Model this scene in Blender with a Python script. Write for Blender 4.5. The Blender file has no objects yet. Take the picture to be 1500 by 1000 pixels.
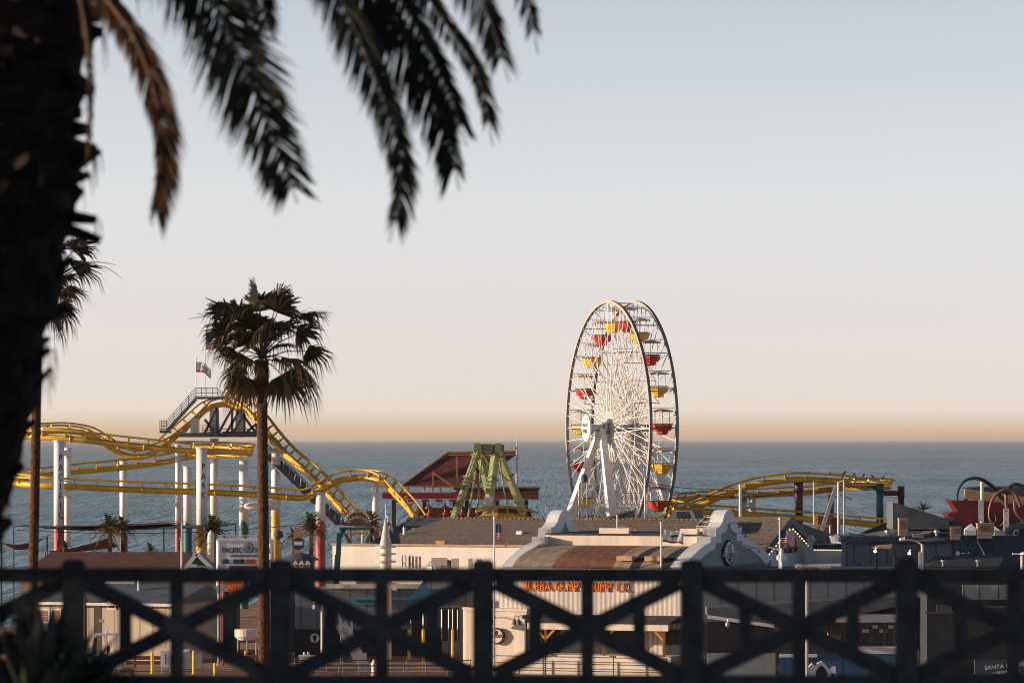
import bpy, math, random
from mathutils import Vector, Matrix, noise
random.seed(7)
SC = bpy.context.scene
COL = SC.collection
F, H, HZ = 6250.0, 25.5, 643.0          # 150 mm lens on a 36 mm sensor, eye height above the sea, horizon row
R = math.radians
V = Vector
DECK = 8.0
def P(px, py, Y): return V(((px-750)*Y/F, Y, H-(py-HZ)*Y/F))
def PZ(px, z, Y): return V(((px-750)*Y/F, Y, z))
PA = R(20)
UX = V((math.cos(PA), -math.sin(PA), 0)); VY = V((math.sin(PA), math.cos(PA), 0)); ZZ = V((0,0,1))
def fac(A, px, py, d=UX):
    """the point of the vertical plane through A along d that is seen at (px,py)"""
    k = (px-750)/F
    t = (k*A.y-A.x)/(d.x-k*d.y)
    p = A+d*t
    return V((p.x, p.y, H-(py-HZ)*p.y/F))

# ------------------------------------------------------------------ materials
MATS = {}
def mat(name, col, rough=.7, var=.18, scale=1.5, metal=0, spec=.4, bump=0, bscale=20, emit=0, trans=0, kind=None, kscale=1, kamt=.3, kdir=(1,0,0), streak=0):
    if name in MATS: return MATS[name]
    m = bpy.data.materials.new(name); m.use_nodes = True
    nt = m.node_tree; N = nt.nodes; L = nt.links
    bs = N['Principled BSDF']
    bs.inputs['Roughness'].default_value = rough
    bs.inputs['Metallic'].default_value = metal
    bs.inputs['Specular IOR Level'].default_value = spec
    tc = N.new('ShaderNodeTexCoord')
    nz = N.new('ShaderNodeTexNoise'); nz.inputs['Scale'].default_value = scale; nz.inputs['Detail'].default_value = 6
    nz.inputs['Roughness'].default_value = .65
    mp = N.new('ShaderNodeMapping'); L.new(tc.outputs['Object'], mp.inputs[0]); L.new(mp.outputs[0], nz.inputs['Vector'])
    if streak: mp.inputs['Scale'].default_value = (1, 1, 1/streak)
    rmp = N.new('ShaderNodeMapRange'); rmp.inputs['From Min'].default_value = .3; rmp.inputs['From Max'].default_value = .7
    rmp.inputs['To Min'].default_value = 1-var; rmp.inputs['To Max'].default_value = 1+var
    L.new(nz.outputs['Fac'], rmp.inputs['Value'])
    mx = N.new('ShaderNodeMix'); mx.data_type = 'RGBA'; mx.blend_type = 'MULTIPLY'; mx.inputs['Factor'].default_value = 1
    mx.inputs['A'].default_value = (*col, 1)
    L.new(rmp.outputs[0], mx.inputs['B'])
    out = mx.outputs['Result']
    hgt = None
    if kind:
        w = N.new('ShaderNodeVectorMath'); w.operation = 'DOT_PRODUCT'; L.new(tc.outputs['Object'], w.inputs[0])
        w.inputs[1].default_value = V(kdir)*kscale
        if kind == 'planks':
            fr = N.new('ShaderNodeMath'); fr.operation = 'FRACT'; L.new(w.outputs['Value'], fr.inputs[0])
            st = N.new('ShaderNodeMath'); st.operation = 'GREATER_THAN'; L.new(fr.outputs[0], st.inputs[0]); st.inputs[1].default_value = .12
            hgt = st.outputs[0]
            fl = N.new('ShaderNodeMath'); fl.operation = 'FLOOR'; L.new(w.outputs['Value'], fl.inputs[0])
            wn = N.new('ShaderNodeTexWhiteNoise'); wn.noise_dimensions = '1D'; L.new(fl.outputs[0], wn.inputs['W'])
            a = N.new('ShaderNodeMath'); a.operation = 'MULTIPLY_ADD'; L.new(wn.outputs['Value'], a.inputs[0]); a.inputs[1].default_value = kamt; a.inputs[2].default_value = 1-kamt/2
            b = N.new('ShaderNodeMath'); b.operation = 'MULTIPLY_ADD'; L.new(st.outputs[0], b.inputs[0]); b.inputs[1].default_value = .35; b.inputs[2].default_value = .65
            c = N.new('ShaderNodeMath'); c.operation = 'MULTIPLY'; L.new(a.outputs[0], c.inputs[0]); L.new(b.outputs[0], c.inputs[1])
            fac_ = c.outputs[0]
        else:   # ribs: seams of a corrugated sheet
            s = N.new('ShaderNodeMath'); s.operation = 'SINE'; L.new(w.outputs['Value'], s.inputs[0])
            c = N.new('ShaderNodeMath'); c.operation = 'MULTIPLY_ADD'; L.new(s.outputs[0], c.inputs[0]); c.inputs[1].default_value = kamt; c.inputs[2].default_value = 1
            fac_ = c.outputs[0]; hgt = s.outputs[0]
        m2 = N.new('ShaderNodeMix'); m2.data_type = 'RGBA'; m2.blend_type = 'MULTIPLY'; m2.inputs['Factor'].default_value = 1
        L.new(out, m2.inputs['A']); L.new(fac_, m2.inputs['B']); out = m2.outputs['Result']
    L.new(out, bs.inputs['Base Color'])
    if bump:
        n2 = N.new('ShaderNodeTexNoise'); n2.inputs['Scale'].default_value = bscale; n2.inputs['Detail'].default_value = 4
        L.new(tc.outputs['Object'], n2.inputs['Vector'])
        bp = N.new('ShaderNodeBump'); bp.inputs['Strength'].default_value = bump; bp.inputs['Distance'].default_value = .1
        L.new(n2.outputs['Fac'], bp.inputs['Height']); L.new(bp.outputs[0], bs.inputs['Normal'])
    if emit:
        bs.inputs['Emission Color'].default_value = (*col, 1); bs.inputs['Emission Strength'].default_value = emit
    if trans:
        tl = N.new('ShaderNodeBsdfTranslucent'); L.new(out, tl.inputs['Color'])
        ms = N.new('ShaderNodeMixShader'); ms.inputs[0].default_value = trans
        L.new(bs.outputs[0], ms.inputs[1]); L.new(tl.outputs[0], ms.inputs[2])
        L.new(ms.outputs[0], N['Material Output'].inputs['Surface'])
    MATS[name] = m
    return m

M = dict(
 fence=mat('shade_darkened_wood', (.048,.053,.056), .8, .35, 6, bump=.3, bscale=30, spec=.2),  # fence colour kept near black to carry the foreground shade
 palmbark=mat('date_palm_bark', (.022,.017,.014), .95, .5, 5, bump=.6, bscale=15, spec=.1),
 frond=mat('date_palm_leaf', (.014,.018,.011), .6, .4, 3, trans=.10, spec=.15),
 deadfrond=mat('dry_date_palm_leaf', (.105,.044,.013), .7, .85, 7, trans=.2),  # wide tone variation stands in for sun glints on the dry leaflets
 rachis=mat('palm_leaf_stem', (.085,.075,.04), .6, .3, 4),
 fan=mat('fan_palm_leaf', (.060,.060,.020), .5, .5, 2.5, trans=.25, spec=.3),
 fandry=mat('dry_fan_palm_leaf', (.24,.15,.06), .7, .4, 3, trans=.25),
 fantrunk=mat('fan_palm_trunk', (.095,.050,.027), .9, .5, 7, bump=.8, bscale=12, spec=.1),
 agave=mat('agave_leaf', (.030,.040,.030), .6, .3, 4),
 shadetree=mat('shading_tree_leaf', (.030,.042,.018), .6, .4, 2),
 woodbark=mat('tree_and_shrub_bark', (.07,.055,.04), .9, .4, 5),
 yellow=mat('yellow_track_paint', (.62,.355,.028), .38, .22, .9, spec=.5),
 white=mat('white_paint', (.78,.77,.75), .5, .07, .7, streak=6),
 whitesteel=mat('white_wheel_steel', (.66,.63,.59), .45, .08, 1.5),
 rimsteel=mat('shaded_blue_grey_rim_steel', (.19,.215,.23), .38, .15, .6, spec=.5),  # darker rim colour carries the shade of the radial faces
 redbase=mat('red_column_base', (.42,.085,.07), .5, .12, 1),
 tealbase=mat('teal_column_base', (.018,.10,.115), .5, .12, 1),
 goldbase=mat('gold_column_base', (.72,.42,.05), .5, .12, 1),
 maroonbase=mat('maroon_column', (.085,.035,.042), .5, .15, 1),
 palegreen=mat('pale_green_column', (.55,.62,.42), .5, .12, 1),
 ink=mat('navy_lettering', (.02,.03,.05), .5, .05),
 gunmetal=mat('grey_walkway_steel', (.10,.11,.12), .5, .2, 2, metal=.3),
 concrete=mat('grey_box_beam', (.42,.41,.38), .7, .15, 2),
 gred=mat('red_gondola_paint', (.50,.05,.025), .35, .1, 1.5, spec=.5),
 gyel=mat('yellow_gondola_paint', (.80,.47,.045), .35, .1, 1.5, spec=.5),
 rimface=mat('sunlit_cream_rim', (.38,.355,.30), .45, .12, 1),  # lighter rim colour painted on the side faces that catch the sun
 gcan=mat('cream_gondola_canopy', (.52,.46,.36), .5, .1, 1.5), gcanr=mat('faded_red_gondola_canopy', (.40,.19,.16), .5, .1, 1.5),
 gdark=mat('dark_gondola_seat', (.05,.045,.045), .6, .2),
 olive=mat('olive_ride_paint', (.26,.285,.125), .5, .18, 1.2),
 redroof=mat('dark_red_roof', (.15,.042,.028), .6, .3, 1.2, kind='ribs', kscale=9, kamt=.18, kdir=UX),
 redpaint=mat('bright_red_paint', (.30,.014,.035), .45, .15, 1.2),
 timber=mat('ochre_timber', (.48,.25,.10), .7, .2, 3),  # ochre wood of the pavilion roof frame
 darktimber=mat('dark_post', (.045,.04,.038), .7, .2, 3),
 shingle=mat('grey_brown_shingle', (.205,.16,.12), .9, .55, 4.5, bump=.7, bscale=7, kind='planks', kscale=7, kamt=.25, kdir=(0,0,1)),
 brownroof=mat('brown_flat_roof', (.135,.062,.042), .85, .35, 1.2, bump=.3, bscale=10),
 cream=mat('cream_stucco', (.70,.60,.49), .85, .17, .9, streak=5, bump=.1, bscale=25),
 creamwall=mat('warm_white_wall', (.80,.73,.66), .85, .11, .8, streak=6),
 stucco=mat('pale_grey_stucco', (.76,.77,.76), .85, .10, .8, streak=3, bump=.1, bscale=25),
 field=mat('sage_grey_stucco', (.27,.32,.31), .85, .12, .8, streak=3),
 corr=mat('corrugated_metal_sheet', (.55,.49,.43), .5, .20, .8, streak=8, kind='ribs', kscale=17, kamt=.30, kdir=UX),
 rust=mat('rusty_metal_roof', (.20,.085,.05), .75, .45, 1.1, kind='ribs', kscale=7, kamt=.10, kdir=UX),
 tanroof=mat('tan_metal_roof', (.33,.25,.18), .7, .3, 1.1, kind='ribs', kscale=7, kamt=.10, kdir=UX),
 greyroof=mat('blue_grey_roof', (.085,.10,.115), .7, .3, .8, bump=.3, bscale=8),
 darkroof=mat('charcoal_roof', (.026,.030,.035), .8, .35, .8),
 greywall=mat('mid_grey_wall', (.19,.205,.22), .8, .12, .5, streak=4, kind='planks', kscale=.8, kamt=.12, kdir=UX),
 beigepanel=mat('beige_panel_wall', (.46,.39,.29), .8, .15, .6, streak=4, kind='planks', kscale=.9, kamt=.18, kdir=UX),
 navywall=mat('navy_wall', (.035,.060,.085), .7, .2, .7, streak=3),
 paleblue=mat('pale_blue_wall', (.62,.72,.78), .7, .1, .6, streak=4),
 teal=mat('teal_trim', (.012,.075,.072), .5, .15, 1),
 bluecanvas=mat('blue_canvas', (.02,.085,.16), .7, .15, 1),
 bluewall=mat('blue_painted_wall', (.03,.10,.21), .7, .15, .8, streak=4, kind='planks', kscale=.5, kamt=.1, kdir=UX),
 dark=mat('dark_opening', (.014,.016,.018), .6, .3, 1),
 glass=mat('dark_window_glass', (.02,.028,.033), .08, .1, 1, spec=.6),
 orangewood=mat('orange_stained_timber', (.52,.22,.03), .6, .2, 3),
 orangesign=mat('orange_sign_letters', (.80,.20,.015), .45, .2, 2),
 redsign=mat('red_sign_paint', (.80,.075,.015), .45, .15, 1),
 goldsign=mat('gold_sign_letters', (.85,.55,.08), .45, .1, 1),
 metal=mat('galvanised_steel', (.42,.43,.42), .4, .15, 2, metal=.5),
 spire=mat('grey_zinc_spire', (.42,.43,.40), .55, .18, 1.5, streak=4),
 deck=mat('sun_worn_deck_boards', (.34,.185,.10), .85, .5, 1.1, kind='planks', kscale=3.2, kamt=.5, kdir=VY),
 sailred=mat('maroon_shade_cloth', (.15,.030,.045), .8, .15, 1, trans=.2),
 sailteal=mat('dark_teal_shade_cloth', (.012,.05,.055), .8, .15, 1, trans=.1),
 bollard=mat('yellow_bollard_paint', (.78,.46,.035), .5, .15, 2),
 carwhite=mat('white_vehicle_paint', (.72,.73,.74), .3, .06, 1, spec=.6),
 rubber=mat('black_rubber', (.015,.015,.016), .8, .2),
 usred=mat('flag_red_cloth', (.48,.04,.045), .8, .08, 2, trans=.25),
 uswhite=mat('flag_white_cloth', (.78,.77,.75), .8, .05, 2, trans=.25),
 usblue=mat('flag_blue_cloth', (.02,.035,.12), .8, .08, 2, trans=.2),
 bear=mat('flag_bear_brown', (.12,.07,.04), .8, .1, 3),
 bulb=mat('warm_bulb', (1,.72,.38), .4, 0, emit=1.1),
 lamplit=mat('lit_floodlight', (1,.93,.80), .4, 0, emit=1.2),
 bird=mat('dark_bird', (.03,.03,.035), .7, .2, 8),
 lawn=mat('park_lawn', (.05,.065,.025), .95, .4, 1.5, bump=.5, bscale=20),
 bluff=mat('bluff_earth', (.19,.15,.10), .95, .4, .4, bump=.6, bscale=3),
 sand=mat('beach_sand', (.38,.31,.23), .95, .2, .3, bump=.3, bscale=3),
 turq=mat('turquoise_sign_paint', (.05,.30,.38), .5, .1, 1),
 boatred=mat('crimson_hull_paint', (.15,.012,.022), .45, .2, 1),
 tanbeam=mat('tan_beam', (.46,.29,.16), .7, .2, 1.5),
 tentacle=mat('copper_tentacle', (.17,.09,.065), .4, .3, 3, spec=.5),
 acmetal=mat('tan_air_conditioner', (.36,.28,.205), .6, .15, 3),
 rustbin=mat('rust_brown_panel', (.24,.085,.05), .7, .25, 1.2),
)

# ------------------------------------------------------------------ mesh builder
def frame_of(d, up=ZZ):
    d = d.normalized()
    s = d.cross(up)
    if s.length < 1e-4: s = d.cross(V((0,1,0)))
    s.normalize(); return s, s.cross(d).normalized()
class MB:
    def __init__(s): s.v=[]; s.f=[]; s.m=[]; s.cur=0
    def add(s, vs, fs):
        o=len(s.v); s.v.extend(V(x) for x in vs)
        for f in fs: s.f.append([o+i for i in f]); s.m.append(s.cur)
        return s
    def par(s, o, a, b, c):      # parallelepiped: corner + three edges
        o=V(o)
        return s.add([o,o+a,o+a+b,o+b,o+c,o+a+c,o+a+b+c,o+b+c],[(3,2,1,0),(4,5,6,7),(0,1,5,4),(1,2,6,5),(2,3,7,6),(3,0,4,7)])
    def box(s, c, w, d, h, ux=V((1,0,0)), vy=V((0,1,0))):   # centre of the base
        c=V(c); return s.par(c-ux*w/2-vy*d/2, ux*w, vy*d, ZZ*h)
    def beam(s, p, q, w, h=None, up=ZZ):
        p=V(p); q=V(q); h=h or w; a,b=frame_of(q-p,up)
        return s.par(p-a*w/2-b*h/2, q-p, a*w, b*h)
    def taper(s, p, q, w0, w1, up=ZZ):
        p=V(p); q=V(q); a,b=frame_of(q-p,up); vs=[]
        for c,w in ((p,w0),(q,w1)): vs += [c-a*w/2-b*w/2, c+a*w/2-b*w/2, c+a*w/2+b*w/2, c-a*w/2+b*w/2]
        return s.add(vs,[(3,2,1,0),(4,5,6,7),(0,1,5,4),(1,2,6,5),(2,3,7,6),(3,0,4,7)])
    def tube(s, pts, r, n=8, closed=False, cap=True):
        pts=[V(p) for p in pts]; k=len(pts); rs=r if isinstance(r,(list,tuple)) else [r]*k
        vs=[]; prev=None
        for i,p in enumerate(pts):
            t=(pts[(i+1)%k]-pts[i-1]) if closed else (pts[min(i+1,k-1)]-pts[max(i-1,0)])
            t.normalize()
            if prev is None: a,b=frame_of(t)
            else:
                a=(prev-t*prev.dot(t))
                if a.length<1e-5: a,_=frame_of(t)
                a.normalize(); b=a.cross(t)
            prev=a
            for j in range(n):
                an=2*math.pi*j/n; vs.append(p+(a*math.cos(an)+b*math.sin(an))*rs[i])
        fs=[]
        for i in range(k if closed else k-1):
            i2=(i+1)%k
            for j in range(n):
                j2=(j+1)%n; fs.append((i*n+j,i*n+j2,i2*n+j2,i2*n+j))
        if cap and not closed: fs += [tuple(range(n))[::-1], tuple((k-1)*n+j for j in range(n))]
        return s.add(vs,fs)
    def cyl(s,p,q,r0,r1=None,n=12): return s.tube([p,q],[r0,r0 if r1 is None else r1],n)
    def lathe(s,c,prof,n=20,axis=ZZ):
        c=V(c); a,b=frame_of(axis,V((0,1,0)) if abs(axis.z)>.9 else ZZ); vs=[]; fs=[]
        for r,z in prof:
            for j in range(n):
                t=2*math.pi*j/n; vs.append(c+axis*z+(a*math.cos(t)+b*math.sin(t))*r)
        for i in range(len(prof)-1):
            for j in range(n):
                j2=(j+1)%n; fs.append((i*n+j,i*n+j2,(i+1)*n+j2,(i+1)*n+j))
        fs += [tuple(range(n))[::-1], tuple((len(prof)-1)*n+j for j in range(n))]
        return s.add(vs,fs)
    def prism(s,poly,ext):
        poly=[V(p) for p in poly]; n=len(poly); ext=V(ext)
        fs=[tuple(range(n))[::-1], tuple(range(n,2*n))]+[(i,(i+1)%n,n+(i+1)%n,n+i) for i in range(n)]
        return s.add(poly+[p+ext for p in poly],fs)
    def strip(s,A,B,ext):        # band between two polylines, extruded
        ext=V(ext)
        for i in range(len(A)-1): s.prism([A[i],A[i+1],B[i+1],B[i]],ext)
        return s
    def sheet(s,fn,nu,nv):
        vs=[V(fn(i/nu,j/nv)) for j in range(nv+1) for i in range(nu+1)]
        return s.add(vs,[(j*(nu+1)+i,j*(nu+1)+i+1,(j+1)*(nu+1)+i+1,(j+1)*(nu+1)+i) for j in range(nv) for i in range(nu)])
    def ball(s,c,rx,ry=None,rz=None,n=10,k=7):
        ry=ry or rx; rz=rz or rx; c=V(c); vs=[]; fs=[]
        for i in range(k+1):
            th=math.pi*i/k
            for j in range(n):
                ph=2*math.pi*j/n; vs.append(c+V((rx*math.sin(th)*math.cos(ph),ry*math.sin(th)*math.sin(ph),rz*math.cos(th))))
        for i in range(k):
            for j in range(n):
                j2=(j+1)%n; fs.append((i*n+j,i*n+j2,(i+1)*n+j2,(i+1)*n+j))
        return s.add(vs,fs)
    def gable(s, o, a, b, h, over=.0):   # roof wedge on a rectangle o,a(ridge direction),b ; ridge in the middle
        o=V(o)-a.normalized()*over-b.normalized()*over; a=a+a.normalized()*2*over; b=b+b.normalized()*2*over
        return s.prism([o,o+b,o+b/2+ZZ*h],a)
    def hip(s,o,a,b,h,ra,rb=None):       # hip roof; ra = inset of the ridge at both ends
        o=V(o); rb=ra if rb is None else rb; an=a.normalized()
        r0=o+b/2+an*ra+ZZ*h; r1=o+a+b/2-an*rb+ZZ*h
        return s.add([o,o+a,o+a+b,o+b,r0,r1],[(3,2,1,0),(0,1,5,4),(1,2,5),(2,3,4,5),(3,0,4)])
    def text(s, txt, o, size, ux, uz, depth=.03, align='CENTER', sx=1.0, fn=None):
        c=bpy.data.curves.new('t','FONT'); c.body=txt; c.size=size; c.extrude=depth/2; c.align_x=align; c.align_y='CENTER'; c.resolution_u=2
        ob=bpy.data.objects.new('t',c); COL.objects.link(ob)
        dg=bpy.context.evaluated_depsgraph_get(); me=bpy.data.meshes.new_from_object(ob.evaluated_get(dg))
        n=V(ux).cross(V(uz)); o=V(o)
        vs=[(fn(p.co.x*sx,p.co.y,p.co.z) if fn else o+V(ux)*p.co.x*sx+V(uz)*p.co.y+n*p.co.z) for p in me.vertices]
        s.add(vs,[tuple(p.vertices) for p in me.polygons])
        bpy.data.objects.remove(ob); bpy.data.curves.remove(c); bpy.data.meshes.remove(me)
        return s

WL={}
def tag(o,label=None,cat=None,group=None,kind=None):
    if label: o['label']=label
    if cat: o['category']=cat
    if group: o['group']=group
    if kind: o['kind']=kind
    return o
def obj(name, mb, m, parent=None, label=None, smooth=False):
    me=bpy.data.meshes.new(name); ms=m if isinstance(m,(list,tuple)) else [m]
    if parent is None:
        xs=[p.x for p in mb.v]; ys=[p.y for p in mb.v]; zs=[p.z for p in mb.v]
        off=V(((min(xs)+max(xs))/2,(min(ys)+max(ys))/2,min(zs)))
    else: off=WL[parent.name]
    me.from_pydata([p-off for p in mb.v],[],mb.f)
    for x in ms: me.materials.append(x)
    me.polygons.foreach_set('material_index',mb.m)
    if smooth: me.polygons.foreach_set('use_smooth',[True]*len(mb.f))
    o=bpy.data.objects.new(name,me); COL.objects.link(o)
    if parent is None: o.location=off
    else: o.parent=parent
    WL[o.name]=off.copy()
    if label: o['label']=label
    return o
def thing(name,label,cat,loc,group=None):
    o=bpy.data.objects.new(name,None); COL.objects.link(o); o.location=V(loc); o.empty_display_size=.3
    WL[o.name]=V(loc); return tag(o,label,cat,group)
def dup(root, loc, rz=0, sc=None, label=None):
    r=root.copy(); COL.objects.link(r); r.location=V(loc); r.rotation_euler=(0,0,rz)
    if sc: r.scale=(sc,sc,sc)
    if label: r['label']=label
    for ch in list(root.children):
        c=ch.copy(); COL.objects.link(c); c.parent=r
        for g in ch.children:
            d=g.copy(); COL.objects.link(d); d.parent=c
    return r
def solo(name, mb, m, label, cat, group=None, smooth=False):
    return tag(obj(name,mb,m,None,None,smooth),label,cat,group)
def spline(pts,n):
    """Catmull-Rom through tuples"""
    k=len(pts); D=len(pts[0]); out=[]
    for i in range(k-1):
        p0,p1,p2,p3=pts[max(i-1,0)],pts[i],pts[i+1],pts[min(i+2,k-1)]
        for j in range(n):
            t=j/n; out.append(tuple(.5*(2*p1[d]+(p2[d]-p0[d])*t+(2*p0[d]-5*p1[d]+4*p2[d]-p3[d])*t*t+(3*p1[d]-p0[d]-3*p2[d]+p3[d])*t**3) for d in range(D)))
    out.append(tuple(pts[-1])); return out
# ------------------------------------------------------------------ camera, sky, sun
cam=bpy.data.cameras.new('camera'); co=bpy.data.objects.new('camera',cam); COL.objects.link(co)
co.location=(0,0,H); co.rotation_euler=(R(90),0,0)
cam.sensor_width=36; cam.lens=150; cam.shift_y=143/1500; cam.clip_start=.5; cam.clip_end=200000
cam.dof.use_dof=True; cam.dof.focus_distance=420; cam.dof.aperture_fstop=2.6; cam.dof.aperture_blades=0
SC.camera=co
SUN_EL, SUN_PHI = R(9), R(3.5)          # low sun from the left, a little on the camera's side
sv=V((-math.cos(SUN_EL)*math.cos(SUN_PHI),-math.cos(SUN_EL)*math.sin(SUN_PHI),math.sin(SUN_EL)))
ld=bpy.data.lights.new('sun','SUN'); ld.energy=5.0; ld.angle=R(.5); ld.color=(1,.80,.60)
lo=bpy.data.objects.new('sun',ld); COL.objects.link(lo); lo.rotation_euler=sv.to_track_quat('Z','Y').to_euler(); lo.location=(-200,0,100)
TS=4.0
w=bpy.data.worlds.new('World'); SC.world=w; w.use_nodes=True
nt=w.node_tree; N=nt.nodes; L=nt.links
bg=N['Background']; bg.inputs['Strength'].default_value=.15
sky=N.new('ShaderNodeTexSky'); sky.sky_type='NISHITA'; sky.sun_disc=False
sky.sun_elevation=SUN_EL; sky.sun_rotation=math.atan2(sv.x,sv.y); sky.altitude=20; sky.air_density=.5; sky.dust_density=.3; sky.ozone_density=1.0
# the air's own colour by height: a brown marine layer at the horizon, peach above it, pale blue higher up
tc=N.new('ShaderNodeTexCoord'); sx=N.new('ShaderNodeSeparateXYZ'); L.new(tc.outputs['Generated'],sx.inputs[0])
mr=N.new('ShaderNodeMapRange'); mr.inputs['From Min'].default_value=-.01; mr.inputs['From Max'].default_value=.6; L.new(sx.outputs['Z'],mr.inputs['Value'])
cr=N.new('ShaderNodeValToRGB'); L.new(mr.outputs[0],cr.inputs[0]); els=cr.color_ramp.elements
TINT=[(.45,(.42,.41,.44)),(.2,(.78,.62,.56)),(.0997,(1.51,1.055,.815)),(.079,(1.49,1.035,.82)),(.055,(1.40,.985,.84)),(.031,(1.18,.85,.815)),(.0149,(1.11,.83,.87)),(.0069,(1.12,.86,.89)),(.0047,(1.10,.835,.84)),(.0038,(.96,.655,.545)),(.0003,(.93,.62,.53))]
TINT.sort()
while len(els)<len(TINT): els.new(.5)
for e,(z,c) in zip(els,TINT): e.position=(z+.01)/.61; e.color=(*[x/TS for x in c],1)
mx=N.new('ShaderNodeVectorMath'); mx.operation='MULTIPLY'; L.new(sky.outputs[0],mx.inputs[0]); L.new(cr.outputs[0],mx.inputs[1])
m2=N.new('ShaderNodeVectorMath'); m2.operation='SCALE'; m2.inputs['Scale'].default_value=TS; L.new(mx.outputs[0],m2.inputs[0])
L.new(m2.outputs[0],bg.inputs['Color'])
vs=SC.view_settings; vs.view_transform='Standard'; vs.look='None'; vs.exposure=.5; vs.gamma=1
SC.cycles.use_denoising=True; SC.cycles.filter_width=.95; SC.cycles.max_bounces=6; SC.cycles.diffuse_bounces=3; SC.cycles.glossy_bounces=3; SC.cycles.transmission_bounces=3; SC.cycles.volume_bounces=0; SC.cycles.caustics_reflective=False; SC.cycles.sample_clamp_indirect=4

# ------------------------------------------------------------------ ground, sea, air
def struct(name,mb,m,smooth=False): return tag(obj(name,mb,m,None,None,smooth),kind='structure')
def sea_mat():
    m=bpy.data.materials.new('sea_water'); m.use_nodes=True; N=m.node_tree.nodes; L=m.node_tree.links; bs=N['Principled BSDF']
    g=N.new('ShaderNodeNewGeometry')
    def nz(sx,sy,det,rough=.6):
        mp=N.new('ShaderNodeMapping'); mp.inputs['Scale'].default_value=(sx,sy,1); L.new(g.outputs['Position'],mp.inputs[0])
        t=N.new('ShaderNodeTexNoise'); t.inputs['Scale'].default_value=1; t.inputs['Detail'].default_value=det; t.inputs['Roughness'].default_value=rough
        L.new(mp.outputs[0],t.inputs['Vector']); return t.outputs['Fac']
    a=nz(2.6,.060,1,.5); a2=nz(1.1,.018,1,.5); a3=nz(.45,.0045,2,.6); b=nz(.012,.0032,4); c=nz(.0009,.0022,3)
    for q in (a2,a3):
        s0=N.new('ShaderNodeMath'); s0.operation='ADD'; L.new(a,s0.inputs[0]); L.new(q,s0.inputs[1]); a=s0.outputs[0]
    s1=N.new('ShaderNodeMath'); s1.operation='MULTIPLY_ADD'; L.new(b,s1.inputs[0]); s1.inputs[1].default_value=.55; L.new(a,s1.inputs[2])
    s2=N.new('ShaderNodeMath'); s2.operation='MULTIPLY_ADD'; L.new(c,s2.inputs[0]); s2.inputs[1].default_value=.45; L.new(s1.outputs[0],s2.inputs[2])
    cr=N.new('ShaderNodeValToRGB'); e=cr.color_ramp.elements
    e[0].position=.62; e[0].color=(.050,.122,.160,1); e[1].position=1.38; e[1].color=(.34,.51,.60,1)  # pale wave tones put reflected sky into the base colour
    mr=N.new('ShaderNodeMapRange'); mr.inputs['From Min'].default_value=1.74; mr.inputs['From Max'].default_value=2.26; L.new(s2.outputs[0],mr.inputs['Value'])
    e[0].position=0; e[1].position=1; L.new(mr.outputs[0],cr.inputs[0]); L.new(cr.outputs[0],bs.inputs['Base Color'])
    bp=N.new('ShaderNodeBump'); bp.inputs['Strength'].default_value=1; bp.inputs['Distance'].default_value=.8; L.new(s2.outputs[0],bp.inputs['Height']); L.new(bp.outputs[0],bs.inputs['Normal'])
    bs.inputs['Roughness'].default_value=.45; bs.inputs['Specular IOR Level'].default_value=.14; bs.inputs['IOR'].default_value=1.33
    return m
mb=MB()
ys=[334,700,1500,4000,12000,40000,90000]
for a,b in zip(ys,ys[1:]):
    ha,hb=max(1500,a*.6),max(1500,b*.6)
    mb.add([(-ha,a,0),(ha,a,0),(hb,b,0),(-hb,b,0)],[(0,1,2,3)])
sea=struct('sea',mb,sea_mat())
mb=MB()    # one sheet: park plateau, bluff, beach
prof=[(-160,23.1),(-60,23.1),(-20,23.1),(0,23.12),(20,23.14),(34,23.15),(41,23.1),(44,22.6),(50,18),(58,11),(70,5),(90,3.6),(140,3.2),(220,2.8),(300,1.6),(345,-1.5),(365,-6)]
nx=60
def gz(x,i):
    y,z=prof[i]; k=1 if 6<i<11 else .03
    return V((x,y+ (noise.noise(V((x*.05,y*.07,0)))*5*k), z+noise.noise(V((x*.08,y*.1,3)))*1.2*k))
for i in range(len(prof)-1):
    mb.cur=0 if i<6 else (1 if i<11 else 2)
    for j in range(nx):
        x0,x1=-450+900*j/nx,-450+900*(j+1)/nx
        mb.add([gz(x0,i),gz(x1,i),gz(x1,i+1),gz(x0,i+1)],[(0,1,2,3)])
struct('ground',mb,[M['lawn'],M['bluff'],M['sand']])
# pier deck with its kerb edge, piles underneath
mb=MB(); O=PZ(690,0,300); 
def pierpt(u,v,z): 
    p=O+UX*u+VY*v; return V((p.x,p.y,z))
mb.par(pierpt(-75,-12,7.6),UX*190,VY*225,ZZ*.4)
struct('pier_deck',mb,M['deck'])
mb=MB()
for u in range(-70,115,12):
    for v in (-10,20,50,90,130,170,208): mb.cyl(pierpt(u,v,-4),pierpt(u,v,7.6),.25,n=8)
pl=obj('pier_piles',mb,M['darktimber']); tag(pl,kind='structure')
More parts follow.
